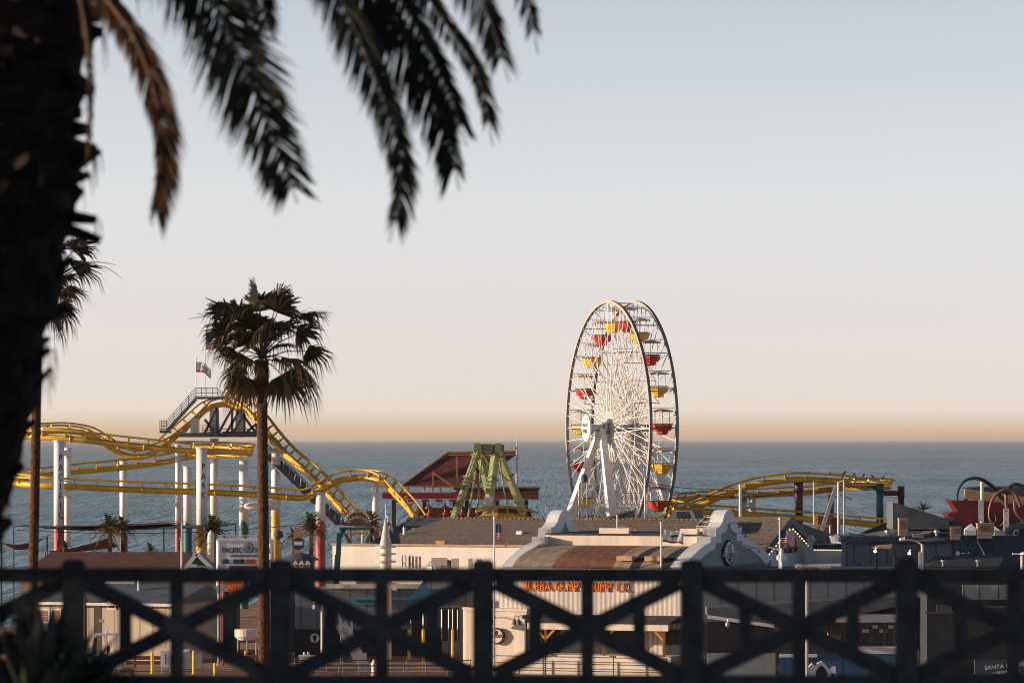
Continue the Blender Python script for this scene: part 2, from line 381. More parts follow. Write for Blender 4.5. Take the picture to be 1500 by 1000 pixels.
# ------------------------------------------------------------------ the park edge: fence, date palm, agave, shade trees
FY=38.0; s=FY/F; gz0=23.12
fence=thing('park_fence','dark wooden park fence with crossed diagonal rails along the bluff edge','fence',PZ(750,gz0,FY))
posts=[-498,-195,108,410,708,1013,1328,1640,1950]
for px in posts:
    mb=MB(); c=PZ(px,gz0-.3,FY); top=P(px,824,FY).z
    mb.box(c,.195,.195,top-c.z); 
    b=V((c.x,c.y,top)); h=.0975
    mb.add([b+V((-h,-h,0)),b+V((h,-h,0)),b+V((h,h,0)),b+V((-h,h,0)),b+V((-.06,-.06,.03)),b+V((.06,-.06,.03)),b+V((.06,.06,.03)),b+V((-.06,.06,.03))],[(0,1,5,4),(1,2,6,5),(2,3,7,6),(3,0,4,7),(4,5,6,7)])
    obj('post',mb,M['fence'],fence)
for i,(a,b) in enumerate(zip(posts,posts[1:])):
    a2,b2=a+16,b-16; m_=(a+b)/2; w=b-a
    for y0,y1,n in ((831,853,'top_rail'),(988,1009,'bottom_rail')):
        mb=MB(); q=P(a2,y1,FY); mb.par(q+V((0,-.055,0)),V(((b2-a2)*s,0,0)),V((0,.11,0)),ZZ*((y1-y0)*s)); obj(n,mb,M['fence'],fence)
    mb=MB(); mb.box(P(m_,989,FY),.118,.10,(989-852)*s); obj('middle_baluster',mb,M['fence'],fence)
    for k,dy in ((1,-1),(-1,1)):
        mb=MB()
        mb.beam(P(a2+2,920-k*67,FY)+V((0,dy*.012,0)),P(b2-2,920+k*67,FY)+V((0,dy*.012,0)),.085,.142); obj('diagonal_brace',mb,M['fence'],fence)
    for px in (a+w*.25,b-w*.25):
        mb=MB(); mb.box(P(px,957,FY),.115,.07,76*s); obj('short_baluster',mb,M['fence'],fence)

# date palm: leaning trunk of old leaf bases, drooping feather fronds
DY=37.0; ds=DY/F
edge=[(-60,168),(0,146),(60,137),(110,128),(200,121),(260,112),(300,122),(335,118),(360,104),(460,98),(485,76),(545,72),(590,68),(620,50),(665,42),(705,30),(760,16),(830,8),(900,-8),(1000,-25),(1100,-32)]
def trunk_edge(py):
    for (y0,x0),(y1,x1) in zip(edge,edge[1:]):
        if y0<=py<=y1: return x0+(x1-x0)*(py-y0)/(y1-y0)
    return edge[0][1] if py<edge[0][0] else edge[-1][1]
dp=thing('date_palm','huge dark date palm with ragged trunk leaning in from the left edge','palm tree',PZ(-150,gz0,DY))
mb=MB(); rings=[]; nseg=36
pys=[-420+i*14 for i in range(int((1095+420)/14)+1)]
def rad(py): return (128 if py<260 else 128-(py-260)*.045 if py<700 else 108)*ds
for i,py in enumerate(pys):
    e=trunk_edge(py)-12; r=rad(py)-.03; c=P(e,py,DY)-V((r,0,0)); ring=[]
    for j in range(nseg):
        t=2*math.pi*j/nseg; k=1+.05*noise.noise(V((math.cos(t)*3,math.sin(t)*3,py*.02)))
        ring.append(c+V((math.cos(t)*r*k,math.sin(t)*r*k,0)))
    rings.append(ring)
vsx=[p for rg in rings for p in rg]
mb.add(vsx,[(i*nseg+j,i*nseg+(j+1)%nseg,(i+1)*nseg+(j+1)%nseg,(i+1)*nseg+j) for i in range(len(rings)-1) for j in range(nseg)])
cnt=0
for i in range(0,430):                      # cut leaf bases in a spiral
    py=1080-i*3.1; t=i*2.39996
    e=trunk_edge(py)-12; r=rad(py); c=P(e,py,DY)-V((r,0,0)); o=V((math.cos(t),math.sin(t),0))
    big=.85 if py>340 else 1.35
    L_=random.uniform(.02,.11) if py>340 else (random.uniform(.02,.10) if random.random()<.7 else random.uniform(.1,.26))*big
    p=c+o*(r-.06); q=c+o*(r+L_)+ZZ*(random.uniform(.05,.30) if py>340 else random.uniform(-.10,.16)*big)+V((-o.y,o.x,0))*random.uniform(-.06,.06)
    a,b=frame_of(q-p); w0=.095*big; w1=random.uniform(.02,.075)*big; h0=random.uniform(.03,.07)*big
    vs_=[]
    for cc,ww,hh in ((p,w0,h0),(q,w1,h0*.6)): vs_ += [cc-a*ww-b*hh,cc+a*ww-b*hh,cc+a*ww+b*hh,cc-a*ww+b*hh]
    mb.add(vs_,[(4,5,6,7),(0,1,5,4),(1,2,6,5),(2,3,7,6),(3,0,4,7)])
    if random.random()<.45:                 # hanging fibres
        for k in range(3):
            f0=q+V((random.uniform(-.05,.05),random.uniform(-.05,.05),0)); f1=f0-ZZ*random.uniform(.1,.35)+o*.03
            mb.tube([f0,f1],[.008,.003],3)
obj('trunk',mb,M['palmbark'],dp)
def frond(pts,n=95,L=.40,w=.026,droop=.45,m='frond',left=1,right=1,N_=V((0,-1,.15)),fwd=.85,parent=dp,jit=.15):
    n=int(n*1.55); L*=1.02; w*=.64
    ps=[P(*q) if len(q)==3 and not isinstance(q,Vector) else q for q in pts]
    sp=[V(t) for t in spline([tuple(p) for p in ps],12)]
    cum=[0]
    for a,b in zip(sp,sp[1:]): cum.append(cum[-1]+(b-a).length)
    tot=cum[-1]
    def at(d):
        for i in range(len(sp)-1):
            if cum[i+1]>=d: 
                k=(d-cum[i])/max(1e-6,cum[i+1]-cum[i]); return sp[i].lerp(sp[i+1],k),(sp[i+1]-sp[i]).normalized()
        return sp[-1],(sp[-1]-sp[-2]).normalized()
    root=MB(); root.tube(sp,[.032-.026*c/tot for c in cum],6)
    r=obj('frond',root,M['rachis'] if m=='frond' else M[m],parent)
    mb=MB()
    for k in range(n):
        t=(k+.5)/n*.96; p,T=at(t*tot); S=T.cross(N_).normalized(); Nn=S.cross(T)
        prof=(min(1,.35+t*2.2))*(1 if t<.66 else 1-(t-.66)*1.7)
        for sd,kk in ((-1,left),(1,right)):
            if kk<=0 or random.random()>.97: continue
            l=L*prof*kk*random.uniform(.82,1.12)
            d=(S*sd+T*fwd*random.uniform(.75,1.3)+Nn*random.uniform(-.35,.35)).normalized()
            d=(d+V((random.uniform(-jit,jit),random.uniform(-jit,jit)*2,random.uniform(-jit,jit)))-ZZ*droop*.5).normalized()
            a=p+T*random.uniform(-.01,.01); m1=a+d*l*.5-ZZ*droop*l*.10; e=a+d*l-ZZ*droop*l*.45
            ww=d.cross(V((random.uniform(-.4,.4),-1,random.uniform(-.3,.3)))).normalized()*w*random.uniform(.8,1.2)*.5
            mb.add([a-ww*.5,a+ww*.5,m1+ww,m1-ww,e],[(0,1,2,3),(3,2,4)])
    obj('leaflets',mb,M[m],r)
CX,CYp=40,-330
frond([(70,-200,37),(140,-30,36.2),(196,55,35.8),(230,150,35.6),(238,240,35.6),(222,332,35.7)],L=.42,droop=1.0,m='deadfrond',left=.95,right=.45,n=210,w=.034,fwd=1.0)
frond([(60,-260,37),(190,-140,36.6),(290,-35,36.3),(345,70,36.2),(395,190,36.2),(436,298,36.3)],L=.56,w=.040,droop=.4,n=200)
frond([(60,-280,37),(220,-210,38),(330,-110,38.6),(378,-20,38.8),(392,62,39)],L=.36,w=.034,droop=.5,n=130)
frond([(60,-290,37),(300,-260,36.4),(450,-90,36.1),(525,55,36),(574,180,36),(589,268,36.1),(570,356,36.2)],L=.38,w=.036,droop=.9,n=230,right=.8)
frond([(60,-300,37),(330,-260,37.4),(505,-60,37.6),(590,55,37.6),(645,160,37.6),(673,280,37.6)],L=.50,w=.042,droop=.75,n=230,left=.6)
frond([(60,-300,37),(340,-300,37),(520,-100,36.8),(605,30,36.8),(655,130,36.9),(684,215,37)],L=.42,w=.038,droop=.9,n=210)
frond([(60,-310,37),(350,-310,38.4),(560,-90,38.9),(650,30,39),(700,110,39),(722,214,39)],L=.40,w=.034,droop=.9,n=190,right=.5)
frond([(60,-330,37),(400,-360,36.2),(610,-150,36),(690,-30,35.9),(722,40,36),(746,122,36)],L=.40,w=.034,droop=.8,n=190)
frond([(60,-340,37),(440,-420,37.2),(660,-220,37.3),(748,-60,37.4),(775,10,37.4),(788,80,37.4)],L=.28,w=.03,droop=.8,n=170)
frond([(60,-240,37),(105,-60,36.3),(128,60,36.1),(132,160,36.1),(126,258,36.1)],L=.16,droop=1,m='deadfrond',n=60,left=.6,right=.5)
for k in range(22):                          # the rest of the crown, above the picture
    t=k*2.4+.4; el=R(random.uniform(5,75)); o=V((math.cos(t)*math.cos(el),math.sin(t)*math.cos(el),math.sin(el)))
    if o.x>.35 and o.z<.75: o.x*=-1
    c=P(CX,CYp,DY); Ln=random.uniform(3.4,4.2)
    frond([c,c+o*Ln*.35,c+o*Ln*.7-ZZ*.25,c+o*Ln-ZZ*1.3],n=42,L=.5,w=.05,droop=.5,N_=V((0,0,1)))

# agave and dark shrub at the fence foot
ag=thing('agave','spiky dark agave clump at the fence foot in the lower left corner','agave',PZ(60,gz0,36.6))
mb=MB()
for k in range(46):
    t=k*2.399; el=R(random.uniform(25,88)); o=V((math.cos(t)*math.cos(el),math.sin(t)*math.cos(el),math.sin(el))); l=random.uniform(.65,1.12)
    a=PZ(58,gz0,36.6)+V((o.x*.1,o.y*.1,0)); sd=o.cross(ZZ).normalized(); u=sd.cross(o)
    w_=[.05,.075,.06,.0]; c=[a,a+o*l*.35-u*.01,a+o*l*.7,a+o*l+u*.04]
    vs_=[]
    for q,ww in zip(c,w_): vs_+= [q-sd*ww+u*ww*.4,q-u*ww*.35,q+sd*ww+u*ww*.4]
    mb.add(vs_,[(i*3+j,i*3+j+1,i*3+j+4,i*3+j+3) for i in range(3) for j in range(2)])
obj('leaves',mb,M['agave'],ag)
def leafball(mb,c,r,n,sz,flat=1.0):
    for k in range(n):
        d=V((random.gauss(0,1),random.gauss(0,1),random.gauss(0,1))).normalized()*random.random()**.4
        p=c+V((d.x*r,d.y*r,d.z*r*flat)); a=V((random.gauss(0,1),random.gauss(0,1),random.gauss(0,1))).normalized(); b=a.cross(V((random.gauss(0,1),random.gauss(0,1),random.gauss(0,1)))).normalized()
        q=sz*random.uniform(.6,1.4); mb.add([p-a*q,p-b*q*.45,p+a*q,p+b*q*.45],[(0,1,2,3)])
sh=thing('shrub','low leafy dark shrub behind the agave at the left fence panels','shrub',PZ(150,gz0,36.9))
mb=MB(); 
for px,zz,r in ((-10,.50,.48),(35,.48,.42),(80,.42,.36),(115,.30,.34),(165,.2,.28),(205,.12,.22),(-60,.6,.55)): leafball(mb,PZ(px,gz0+zz,36.9),r,420,.045,.9)
obj('foliage',mb,M['agave'],sh)
mb=MB()
for k in range(9): mb.tube([PZ(60+k*12,gz0-.05,36.9),PZ(30+k*20,gz0+.3,36.9)],[.02,.008],5)
obj('stem',mb,M['woodbark'],sh)
# leafy trees added outside the frame to keep the low sun off the fence
for k,(x,y,h,rr,lab) in enumerate(((-15,33,7.2,4.2,'nearest of the unseen broad trees added for shade left of the date palm'),(-24,39,7.8,5,'middle one of the unseen broad trees added for shade left of the date palm'),(-34,30,7.5,5,'farthest left of the unseen broad trees added for shade by the date palm'))):
    t=thing('shading_tree',lab,'tree',(x,y,gz0),'unseen broad trees added for shade')
    mb=MB(); mb.tube([(x,y,gz0-.2),(x+.1,y,gz0+1.6),(x-.2,y+.2,gz0+3.2)],[.35,.28,.2],10)
    for a in range(5): mb.tube([(x,y,gz0+1.8+a*.2),(x+math.cos(a*1.3)*rr*.6,y+math.sin(a*1.3)*rr*.6,gz0+h*.6)],[.15,.05],6)
    obj('trunk',mb,M['woodbark'],t)
    mb=MB()
    for q in range(60):
        d=V((random.gauss(0,1),random.gauss(0,1),random.gauss(0,.8))).normalized()*random.random()**.35
        leafball(mb,V((x+d.x*rr,y+d.y*rr,gz0+h*.55+d.z*h*.42)),rr*.27,60,.16)
    obj('crown',mb,M['shadetree'],t)

# fan palms on the slope
def fan_leaf(mb,dry,b,d,L,nseg=30,span=R(82)):
    side=d.cross(ZZ)
    if side.length<.05: side=V((1,0,0))
    side.normalize(); nrm=side.cross(d).normalized()
    tilt=random.uniform(-1.1,1.1); side=(side+nrm*tilt).normalized(); nrm=side.cross(d).normalized()
    for k in range(nseg):
        a=-span+2*span*k/(nseg-1); dd=(d*math.cos(a)+side*math.sin(a)).normalized()
        l=L*(.62+.38*math.cos(a*.75))*random.uniform(.80,1.10)
        wv=dd.cross(nrm).normalized()*.040*L
        fold=nrm*(.10*L*(k%2))*.3
        p1=b+dd*l*.45+fold; dr=random.uniform(.12,.5)*l
        p2=b+dd*l*.78-ZZ*dr*.45+fold; p3=b+dd*l*.97-ZZ*dr*1.5
        mb.cur=1 if random.random()<dry else 0
        mb.add([b-wv*.25,b+wv*.25,p1+wv*1.15,p1-wv*1.15,p2+wv*.55,p2-wv*.55,p3],[(0,1,2,3),(3,2,4,5),(5,4,6)])
def fan_palm(label,base,top,tr,leaves,scale=1.0,seed=1,stalks=()):
    random.seed(seed)
    root=thing('fan_palm',label,'palm tree',base,'tall fan palms below the bluff')
    mb=MB(); n=60; rings=[]
    for i in range(n+1):
        t=i/n; c=V(base).lerp(V(top),t)+V((math.sin(t*3.1)*.10,0,0)); r=tr*(1.12-.25*t)*(1+.05*noise.noise(V((0,0,i*1.7))))
        if t>.965: r*=1.35
        rings.append((c,r))
    mb.tube([c for c,_ in rings],[r for _,r in rings],14); obj('trunk',mb,M['fantrunk'],root)
    cr=MB(); st=MB()
    for k,(az,el,pl,L,dry) in enumerate(leaves):
        o=V((math.cos(az)*math.cos(el),math.sin(az)*math.cos(el),math.sin(el)))
        b0=V(top)+ZZ*.15*random.random(); mid=b0+o*pl*.55*scale; b=b0+o*pl*scale-ZZ*.05*pl*pl*scale*math.cos(el)
        st.tube([b0,mid+ZZ*.05,b],[.028,.020,.014],5)
        d=(b-mid).normalized(); d=(d-ZZ*(.15+.35*random.random())*math.cos(el)).normalized()
        fan_leaf(cr,dry,b,d,L*scale)
    for q in stalks:         # long bare flower stalks
        ps=[V(top)]+[P(*t) for t in q]; ps=[V(t) for t in spline([tuple(t) for t in ps],6)]; st.tube(ps,[.03-.024*i/(len(ps)-1) for i in range(len(ps))],5)
    for k in range(26):      # dry skirt under the crown
        t=k*2.4; p=V(top)+V((math.cos(t)*tr*1.2,math.sin(t)*tr*1.2,-.15-.4*random.random())); cr.cur=1
        e=p+V((math.cos(t)*.12,math.sin(t)*.12,-random.uniform(.15,.4))); wv=V((-math.sin(t),math.cos(t),0))*.05
        cr.add([p-wv,p+wv,e],[(0,1,2)])
    obj('crown',cr,[M['fan'],M['fandry']],root); obj('leaf_stalks',st,M['rachis'],root)
    return root
def leafset(seed,n=40):
    random.seed(seed); out=[]
    for k in range(n):
        t=k/n; el=R(86-130*t**.9+random.uniform(-15,15)); az=k*2.39996+random.uniform(-.4,.4)
        out.append((az,el,random.uniform(1.0,1.6)*(1.08 if el>.5 else 1 if el>-.2 else .78),random.uniform(1.0,1.35),.10 if t<.55 else .40))
    return out
FPY=140.0
LV=[(92,70,52,.2),(118,72,50,-.3),(140,68,52,.3),(146,55,46,-.6),(70,75,52,-.3),(55,66,55,.4),(35,64,55,-.2),(15,70,48,.3),(167,44,42,.5),(203,34,42,.3),(215,42,52,-.5),(235,34,48,.2),(2,45,60,-.5),(-15,55,62,.3),(-35,40,60,-.4),(-10,30,50,.7),(100,45,45,.8),(80,45,45,-.9),(130,40,45,-.9),(40,40,45,.9),(172,28,42,-.9),(96,88,52,-.1),(76,90,50,.25),(110,50,58,-.5),(62,52,58,-.6),(126,88,50,.1),(46,86,52,.15),(90,46,46,.5),(76,30,46,-.8),(108,32,46,.8),(60,38,46,.7),(122,40,46,-.7)]
def leaves_of(mirror,k=1.0):
    out=[]
    for a,pl,L,dy in LV:
        a=180-a if mirror else a; v=V((math.cos(R(a)),dy,math.sin(R(a)))).normalized()
        out.append((math.atan2(v.y,v.x),math.asin(v.z),pl*FPY/F*k,L*FPY/F*k,.16 if math.sin(R(a))>.2 else .42))
    return out
fan_palm('tall fan palm with full sunlit crown standing before the coaster hill',PZ(381,5.0,FPY),P(383,527,FPY),.20,leaves_of(0),1.0,5,[[(360,492,FPY),(320,464,FPY),(276,467,FPY)],[(350,480,FPY),(310,466,FPY),(288,458,FPY)]])
fan_palm('slim leaning fan palm half hidden behind the dark date palm trunk',PZ(24,5.0,FPY),P(56,432,FPY),.17,leaves_of(1,.98),1.0,9,[[(110,395,FPY),(150,390,FPY),(180,409,FPY)],[(105,392,FPY),(140,384,FPY),(171,388,FPY)]])
for az,el in ((R(176),R(8)),(R(170),R(3)),):
    pass
# ------------------------------------------------------------------ roller coaster
random.seed(21)
RC=thing('roller_coaster','yellow tube track coaster on white columns winding behind the pier buildings','roller coaster',PZ(300,DECK,435))
def track(pts,sub=8,tie=1.9,gauge=.60,lift=.88,rs=.31,rr=.10):
    sp=spline(pts,sub); C_=[]; B=[]
    for px,py,Y,bk in sp: C_.append(P(px,py,Y)); B.append(R(bk))
    ups=[];sd=[];n=len(C_)
    for i in range(n):
        T=(C_[min(i+1,n-1)]-C_[max(i-1,0)]).normalized(); S=T.cross(ZZ).normalized(); U=S.cross(T)
        c,s_=math.cos(B[i]),math.sin(B[i]); ups.append(U*c+S*s_); sd.append(S*c-U*s_)
    mb=MB(); mb.tube(C_,rs,12); acc=0
    for i in range(1,n-1):                       # flange rings on the spine
        acc+=(C_[i]-C_[i-1]).length
        if acc>7: T=(C_[i+1]-C_[i]).normalized(); mb.cyl(C_[i]-T*.07,C_[i]+T*.07,rs*1.22,n=12); acc=0
    for k in (-1,1):
        mr_=MB(); mr_.tube([c+u*lift+s_*gauge*k for c,u,s_ in zip(C_,ups,sd)],rr,7); obj('rail',mr_,M['yellow'],RC,smooth=True)
    nf=len(mb.f); acc=tie
    for i in range(1,n):
        acc+=(C_[i]-C_[i-1]).length
        if acc>=tie:
            acc=0; c,u,s_=C_[i],ups[i],sd[i]; T=s_.cross(u).normalized()*.09
            for k in (-1,1): mb.prism([c+u*.2-s_*k*.05,c+s_*.28*k,c+u*lift+s_*gauge*k,c+u*(lift-.05)+s_*(gauge-.2)*k],T)
    o=obj('track_spine',mb,M['yellow'],RC); o.data.polygons.foreach_set('use_smooth',[i<nf for i in range(len(mb.f))])
def arc(cx,cy0,cy1,rp,Y0,Y1,a0,a1,n,bk=0):
    out=[]
    for i in range(n+1):
        t=i/n; a=R(a0+(a1-a0)*t); ym=(Y0+Y1)/2; out.append((cx+rp*math.cos(a),cy0+(cy1-cy0)*t,ym+(Y1-Y0)/2*math.sin(a),bk))
    return out
# lift hill, wavy top run, helix, second hill: one line of track
L1=[(512,757,434,0),(490,733,438,0),(462,703,443,0),(440,684,447,0),(418,665,450,0),(396,640,454,0),(376,615,457,0),(356,600,459,0),(330,591,460,0),(305,598,459,0),(284,616,457,0),(262,635,454,0),(240,653,452,0),(218,666,452,5),(196,669,452,6),(174,663,452,8),(150,648,451,8),(128,636,450,10),(96,631,449,12),(60,632,447,14)]
L1+=[(34,634,442,16),(22,636,435,18),(30,638,428,14),(60,640,425,10)]
track(L1[:9],lift=.72,gauge=.85,rr=.17,rs=.36,tie=1.5); track(L1[8:],lift=.72)
L2=[(30,638,428,10),(60,640,425,6),(110,643,424,2),(154,648,424,0),(200,653,424,0),(245,658,424,2)]+arc(245,660,668,122,424,443,-72,72,6,-10)[0:]+[(245,676,443,0),(200,682,443,0),(154,687,442,0),(100,692,441,0),(60,697,440,4),(32,701,437,8),(19,705,432,12),(26,708,427,10),(60,711,424,4),(110,713,424,0),(154,715,424,0),(200,717,424,0),(288,720,424,0),(354,723,424,0),(400,726,424,0),(437,729,424,0),(455,726,424,0),(473,716,424,0),(497,704,424,0),(526,697,424,0),(550,700,423,0),(568,710,421,0),(584,726,418,0),(600,746,414,0),(614,766,410,0)]
track([(a,b+(2.5 if 500<a<590 and b<730 else 0),c,d) for a,b,c,d in L2],lift=.80)
R1=[(955,768,430,0),(985,756,430,0),(1010,745,430,0),(1040,731,430,0),(1060,722,430,0),(1084,713,430,0),(1110,706,430,0),(1140,701,430,0),(1170,699,430,0),(1200,700,430,0),(1240,703,430,4)]+arc(1215,707,712,88,431,448,-70,80,6,-8)+[(1180,718,448,0),(1140,720,448,0),(1100,722,448,0),(1060,724,448,0),(1015,727,447,4),(990,730,444,10),(976,735,438,14),(980,740,432,10),(1000,743,430,5),(1030,746,430,0),(1080,749,430,0),(1120,752,430,0),(1160,755,430,0),(1200,758,430,0),(1260,763,430,0),(1310,768,430,0)]
track([(a,b+3,c,d) for a,b,c,d in R1],lift=.66)
track([(700,761,428,8),(715,757,428,8),(740,755,428,4),(765,758,428,0),(785,763,428,0)],gauge=.6)     # low hump behind the shingle roof

def column(px,w,top,Y,base,by,ink=None,arms=(),m='white',wave=True):
    r=w/2*Y/F; c=PZ(px,DECK,Y); zt=P(px,top,Y).z; zb=P(px,by,Y).z
    mb=MB(); mb.cyl(V((c.x,c.y,zb)),V((c.x,c.y,zt)),r,n=24); mb.cyl(V((c.x,c.y,zt-.05)),V((c.x,c.y,zt+.10)),r*1.18,n=24)
    for side,yy,dx in arms:                                    # brackets reaching under a track
        q=P(px,yy,Y); mb.beam(q+V((0,.3,0)),q+V((dx*Y/F,side,0)),.5,.5)
        if not ink: mb.cyl(q-V((0,0,.5)),q+V((0,0,.5)),r*1.12,n=24)
    o=obj('support_column',mb,M[m],RC,None,True)
    o.data.polygons.foreach_set('use_smooth',[len(p.vertices)==4 for p in o.data.polygons])
    if base:                                                   # painted foot with a rolling wave edge
        mb=MB(); n=48; rr=r*1.012; vs_=[];fs=[]
        for j in range(n):
            a=2*math.pi*j/n; wv=.34*math.sin(a*3)+.16*math.sin(a*6+.8) if wave else 0
            vs_+= [V((c.x+math.cos(a)*rr,c.y+math.sin(a)*rr,DECK)),V((c.x+math.cos(a)*rr,c.y+math.sin(a)*rr,zb+.3+wv))]
        for j in range(n): k=(j+1)%n; fs.append((2*j,2*k,2*k+1,2*j+1))
        mb.add(vs_,fs); obj('painted_base',mb,M[base],o,smooth=True)
        mb=MB(); mb.cyl(V((c.x,c.y,DECK)),V((c.x,c.y,zb+.02)),r*.98,n=20); obj('core',mb,M[base],o)
    if ink:
        an=R(22); ux=V((math.cos(an),math.sin(an),0)); nn=V((math.sin(an),-math.cos(an),0))
        mb=MB(); y0,y1,txt=ink
        for i,ch in enumerate(txt):
            py=y0+(y1-y0)*(i+.5)/len(txt); q=P(px,py,Y)
            mb.text(ch,q+nn*(r+.01),(y1-y0)/len(txt)*Y/F*1.02,ux,ZZ,.04,sx=.78)
        obj('lettering',mb,M['ink'],o)
    return o
column(86.5,15.5,646,419.5,'redbase',776,(664,762,'PACIFIC'),[(4,651,0),(4,723,0)])
column(99,10,657,430,None,800,None,[(-4,663,0),(-4,722,0)])
column(181,11.5,675,447,'maroonbase',783,None,[])
column(261,9,652,437,'redbase',766,None,[],wave=False)
column(275,12.5,684,446,'tealbase',772,None,[])
column(295.5,15.5,657,419.5,'goldbase',774,(677,732,'PARK'),[(4,668,0),(4,728,0)])
column(314,12,643,452,None,762,None,[])
column(357,14,674,441,'tealbase',770,None,[])
column(404,13.5,662,452,'goldbase',757,None,[(-26,733,0)])
column(469.5,14.5,722,424,'redbase',768,None,[])
column(550,11,709,424,'redbase',775,None,[])
column(1088,12,722,437,None,765,None,[(10,726,0)],m='metal')
column(1102,10,724,448,None,764,None,[],m='palegreen')
column(1170,12,706,431,None,768,None,[(16,713,14)],m='maroonbase')
column(1217,9,725,447,None,768,None,[],m='maroonbase')
column(1289,10.5,709,431,None,770,None,[(16,715,-12)],m='tealbase')
column(1320,9,713,445,None,740,None,[(-1,722,-26)],m='maroonbase')
mb=MB(); q=P(404,741,424); mb.lathe(P(357,741,424),[(.05,0),(.25,.2),(.38,.7),(.42,1.4),(.42,2.6),(.36,3.1),(.2,3.35),(.05,3.4)],16,V((1,0,0))); obj('capsule_arm',mb,M['white'],RC,smooth=True)
# lift hill: trusses, box beams, walkways, stairs, railings
Yh=449.0
mb=MB()
for x0,y0,x1,y1 in ((318,597,300,634),(318,597,318,638),(318,638,340,598),(340,598,340,636),(340,636,358,606),(358,606,358,636),(358,636,376,620),(376,620,376,636),(326,634,376,634),(300,614,318,638),(376,636,358,610),(264,638,376,638),(352,600,330,636)):
    mb.beam(P(x0,y0,Yh),P(x1,y1,Yh),.26)
    mb.beam(P(x0,y0,Yh+6),P(x1,y1,Yh+6),.26)
for px,py in ((318,638),(340,637),(358,636),(376,636),(318,599),(340,600)): mb.beam(P(px,py,Yh),P(px,py,Yh+6),.2)
obj('lift_truss',mb,M['gunmetal'],RC)
mb=MB()
for px in (314,352): mb.beam(P(px,640,Yh+2),P(px,600,Yh+2),.95)
mb.beam(P(285,636,Yh-1),P(285,613,Yh-1),.8); 
obj('box_beam',mb,M['concrete'],RC)
mb=MB()
mb.par(P(264,640,Yh-2),V((4.3,0,0)),V((0,8,0)),ZZ*.45); mb.par(P(320,637,Yh-2),V((4.1,0,0)),V((0,3,0)),ZZ*.2)
mb.par(P(286,584,Yh-1),V((3.1,0,0)),V((0,4,0)),ZZ*.22); mb.par(P(234,634,Yh-1),V((1.0,0,0)),V((0,3,0)),ZZ*.3)
obj('platform',mb,M['gunmetal'],RC)
mb=MB()
for yy in (Yh-1,Yh+.4):
    mb.beam(P(244,632,yy),P(287,584,yy),.12,.3)
for i in range(15):
    t=i/15; q=P(244+43*t,632-48*t,Yh-1); mb.par(q,V((.3,0,0)),V((0,1.4,0)),ZZ*.05)
obj('stairs',mb,M['gunmetal'],RC)
mb=MB()
def railing(mb,a,b,Y,h=15,rows=4,posts=5,r=.035):
    for k in range(rows): dy=h*(k+1)/rows; mb.tube([P(a[0],a[1]-dy,Y),P(b[0],b[1]-dy,Y)],r,5)
    for i in range(posts): t=i/(posts-1); x=a[0]+(b[0]-a[0])*t; y=a[1]+(b[1]-a[1])*t; mb.tube([P(x,y,Y),P(x,y-h,Y)],r,5)
railing(mb,(234,632),(244,632),Yh-1,16); railing(mb,(244,632),(287,583),Yh-1,16,4,5); railing(mb,(287,583),(319,583),Yh-1); railing(mb,(319,583),(332,588),Yh-1,12,4,3)
railing(mb,(296,636),(322,636),Yh-2,13,4,4); railing(mb,(322,636),(376,636),Yh-2,8,2,5)
obj('railing',mb,M['gunmetal'],RC)
mb=MB()                                            # louvred cabinet on the platform
for i in range(8): mb.par(P(279,634-i*2.6,Yh-2.4),V((.95,0,0)),V((0,.6,0)),ZZ*.09)
obj('louvre_panel',mb,M['concrete'],RC)
mb=MB()                                            # grated walkway beneath the lift run
a0,a1=P(392,664,455),P(500,768,436); d=(a1-a0); 
mb.beam(a0,a1,1.5,.12); 
for k in (0,1):
    off=V((0,-.8+1.6*k,.9)); mb.tube([a0+off,a1+off],.04,5)
    for i in range(14): q=a0+d*(i/13)+V((0,-.8+1.6*k,0)); mb.tube([q,q+ZZ*.9],.03,4)
obj('catwalk',mb,M['gunmetal'],RC)
mb=MB()
for i in range(13):
    t=i/12; q=P(394+104*t,637+110*t,454-16*t); mb.beam(q+V((0,-.7,.35)),q+V((0,.7,.35)),.16,.1)
mb.beam(P(384,660,450),P(420,660,450),.8,.5); mb.beam(P(384,658,452),P(392,668,452),.5)
obj('lift_brackets',mb,M['concrete'],RC)
# birds on the far curve
for i,(px,py,t_) in enumerate(((1216,695,'bird perched on the far right coaster rail, leftmost of the flock'),(1237,694.5,'largest bird perched with raised head on the coaster rail'),(1251,696,'bird perched on the coaster rail just right of the largest one'),(1265,697.5,'bird on the coaster rail above the purple column arm'),(1278,699,'bird on the coaster rail left of the end curve'),(1293,701,'bird perched nearest the bright end curve of the coaster rail'),(1186,694,'lone bird at the crest of the right coaster hump'))):
    q=P(px,py+1.5,430); k=1.0 if i==1 else .8
    mb=MB(); f=1 if i%2 else -1
    mb.lathe(q+V((-f*.22,0,.12))*k,[(.02*k,0),(.06*k,.08*k),(.11*k,.2*k),(.10*k,.32*k),(.05*k,.44*k),(.02*k,.5*k)],8,V((f*.8,0,.6)).normalized())
    hd=q+V((f*.16,0,.42))*k; mb.tube([q+V((f*.1,0,.3))*k,hd],[.05*k,.035*k],6); mb.ball(hd,.055*k,n=8,k=5); mb.taper(hd,hd+V((f*.14,0,.0))*k,.03*k,.008*k)
    mb.beam(q+V((-f*.2,0,.14))*k,q+V((-f*.42,0,.0))*k,.08*k,.02*k)
    for yy in (-.04,.04): mb.tube([q+V((0,yy,.2))*k,q+V((0,yy,-.03))],.012,4)
    solo('bird',mb,M['bird'],'dark '+t_,'bird','birds perched on the coaster rail')
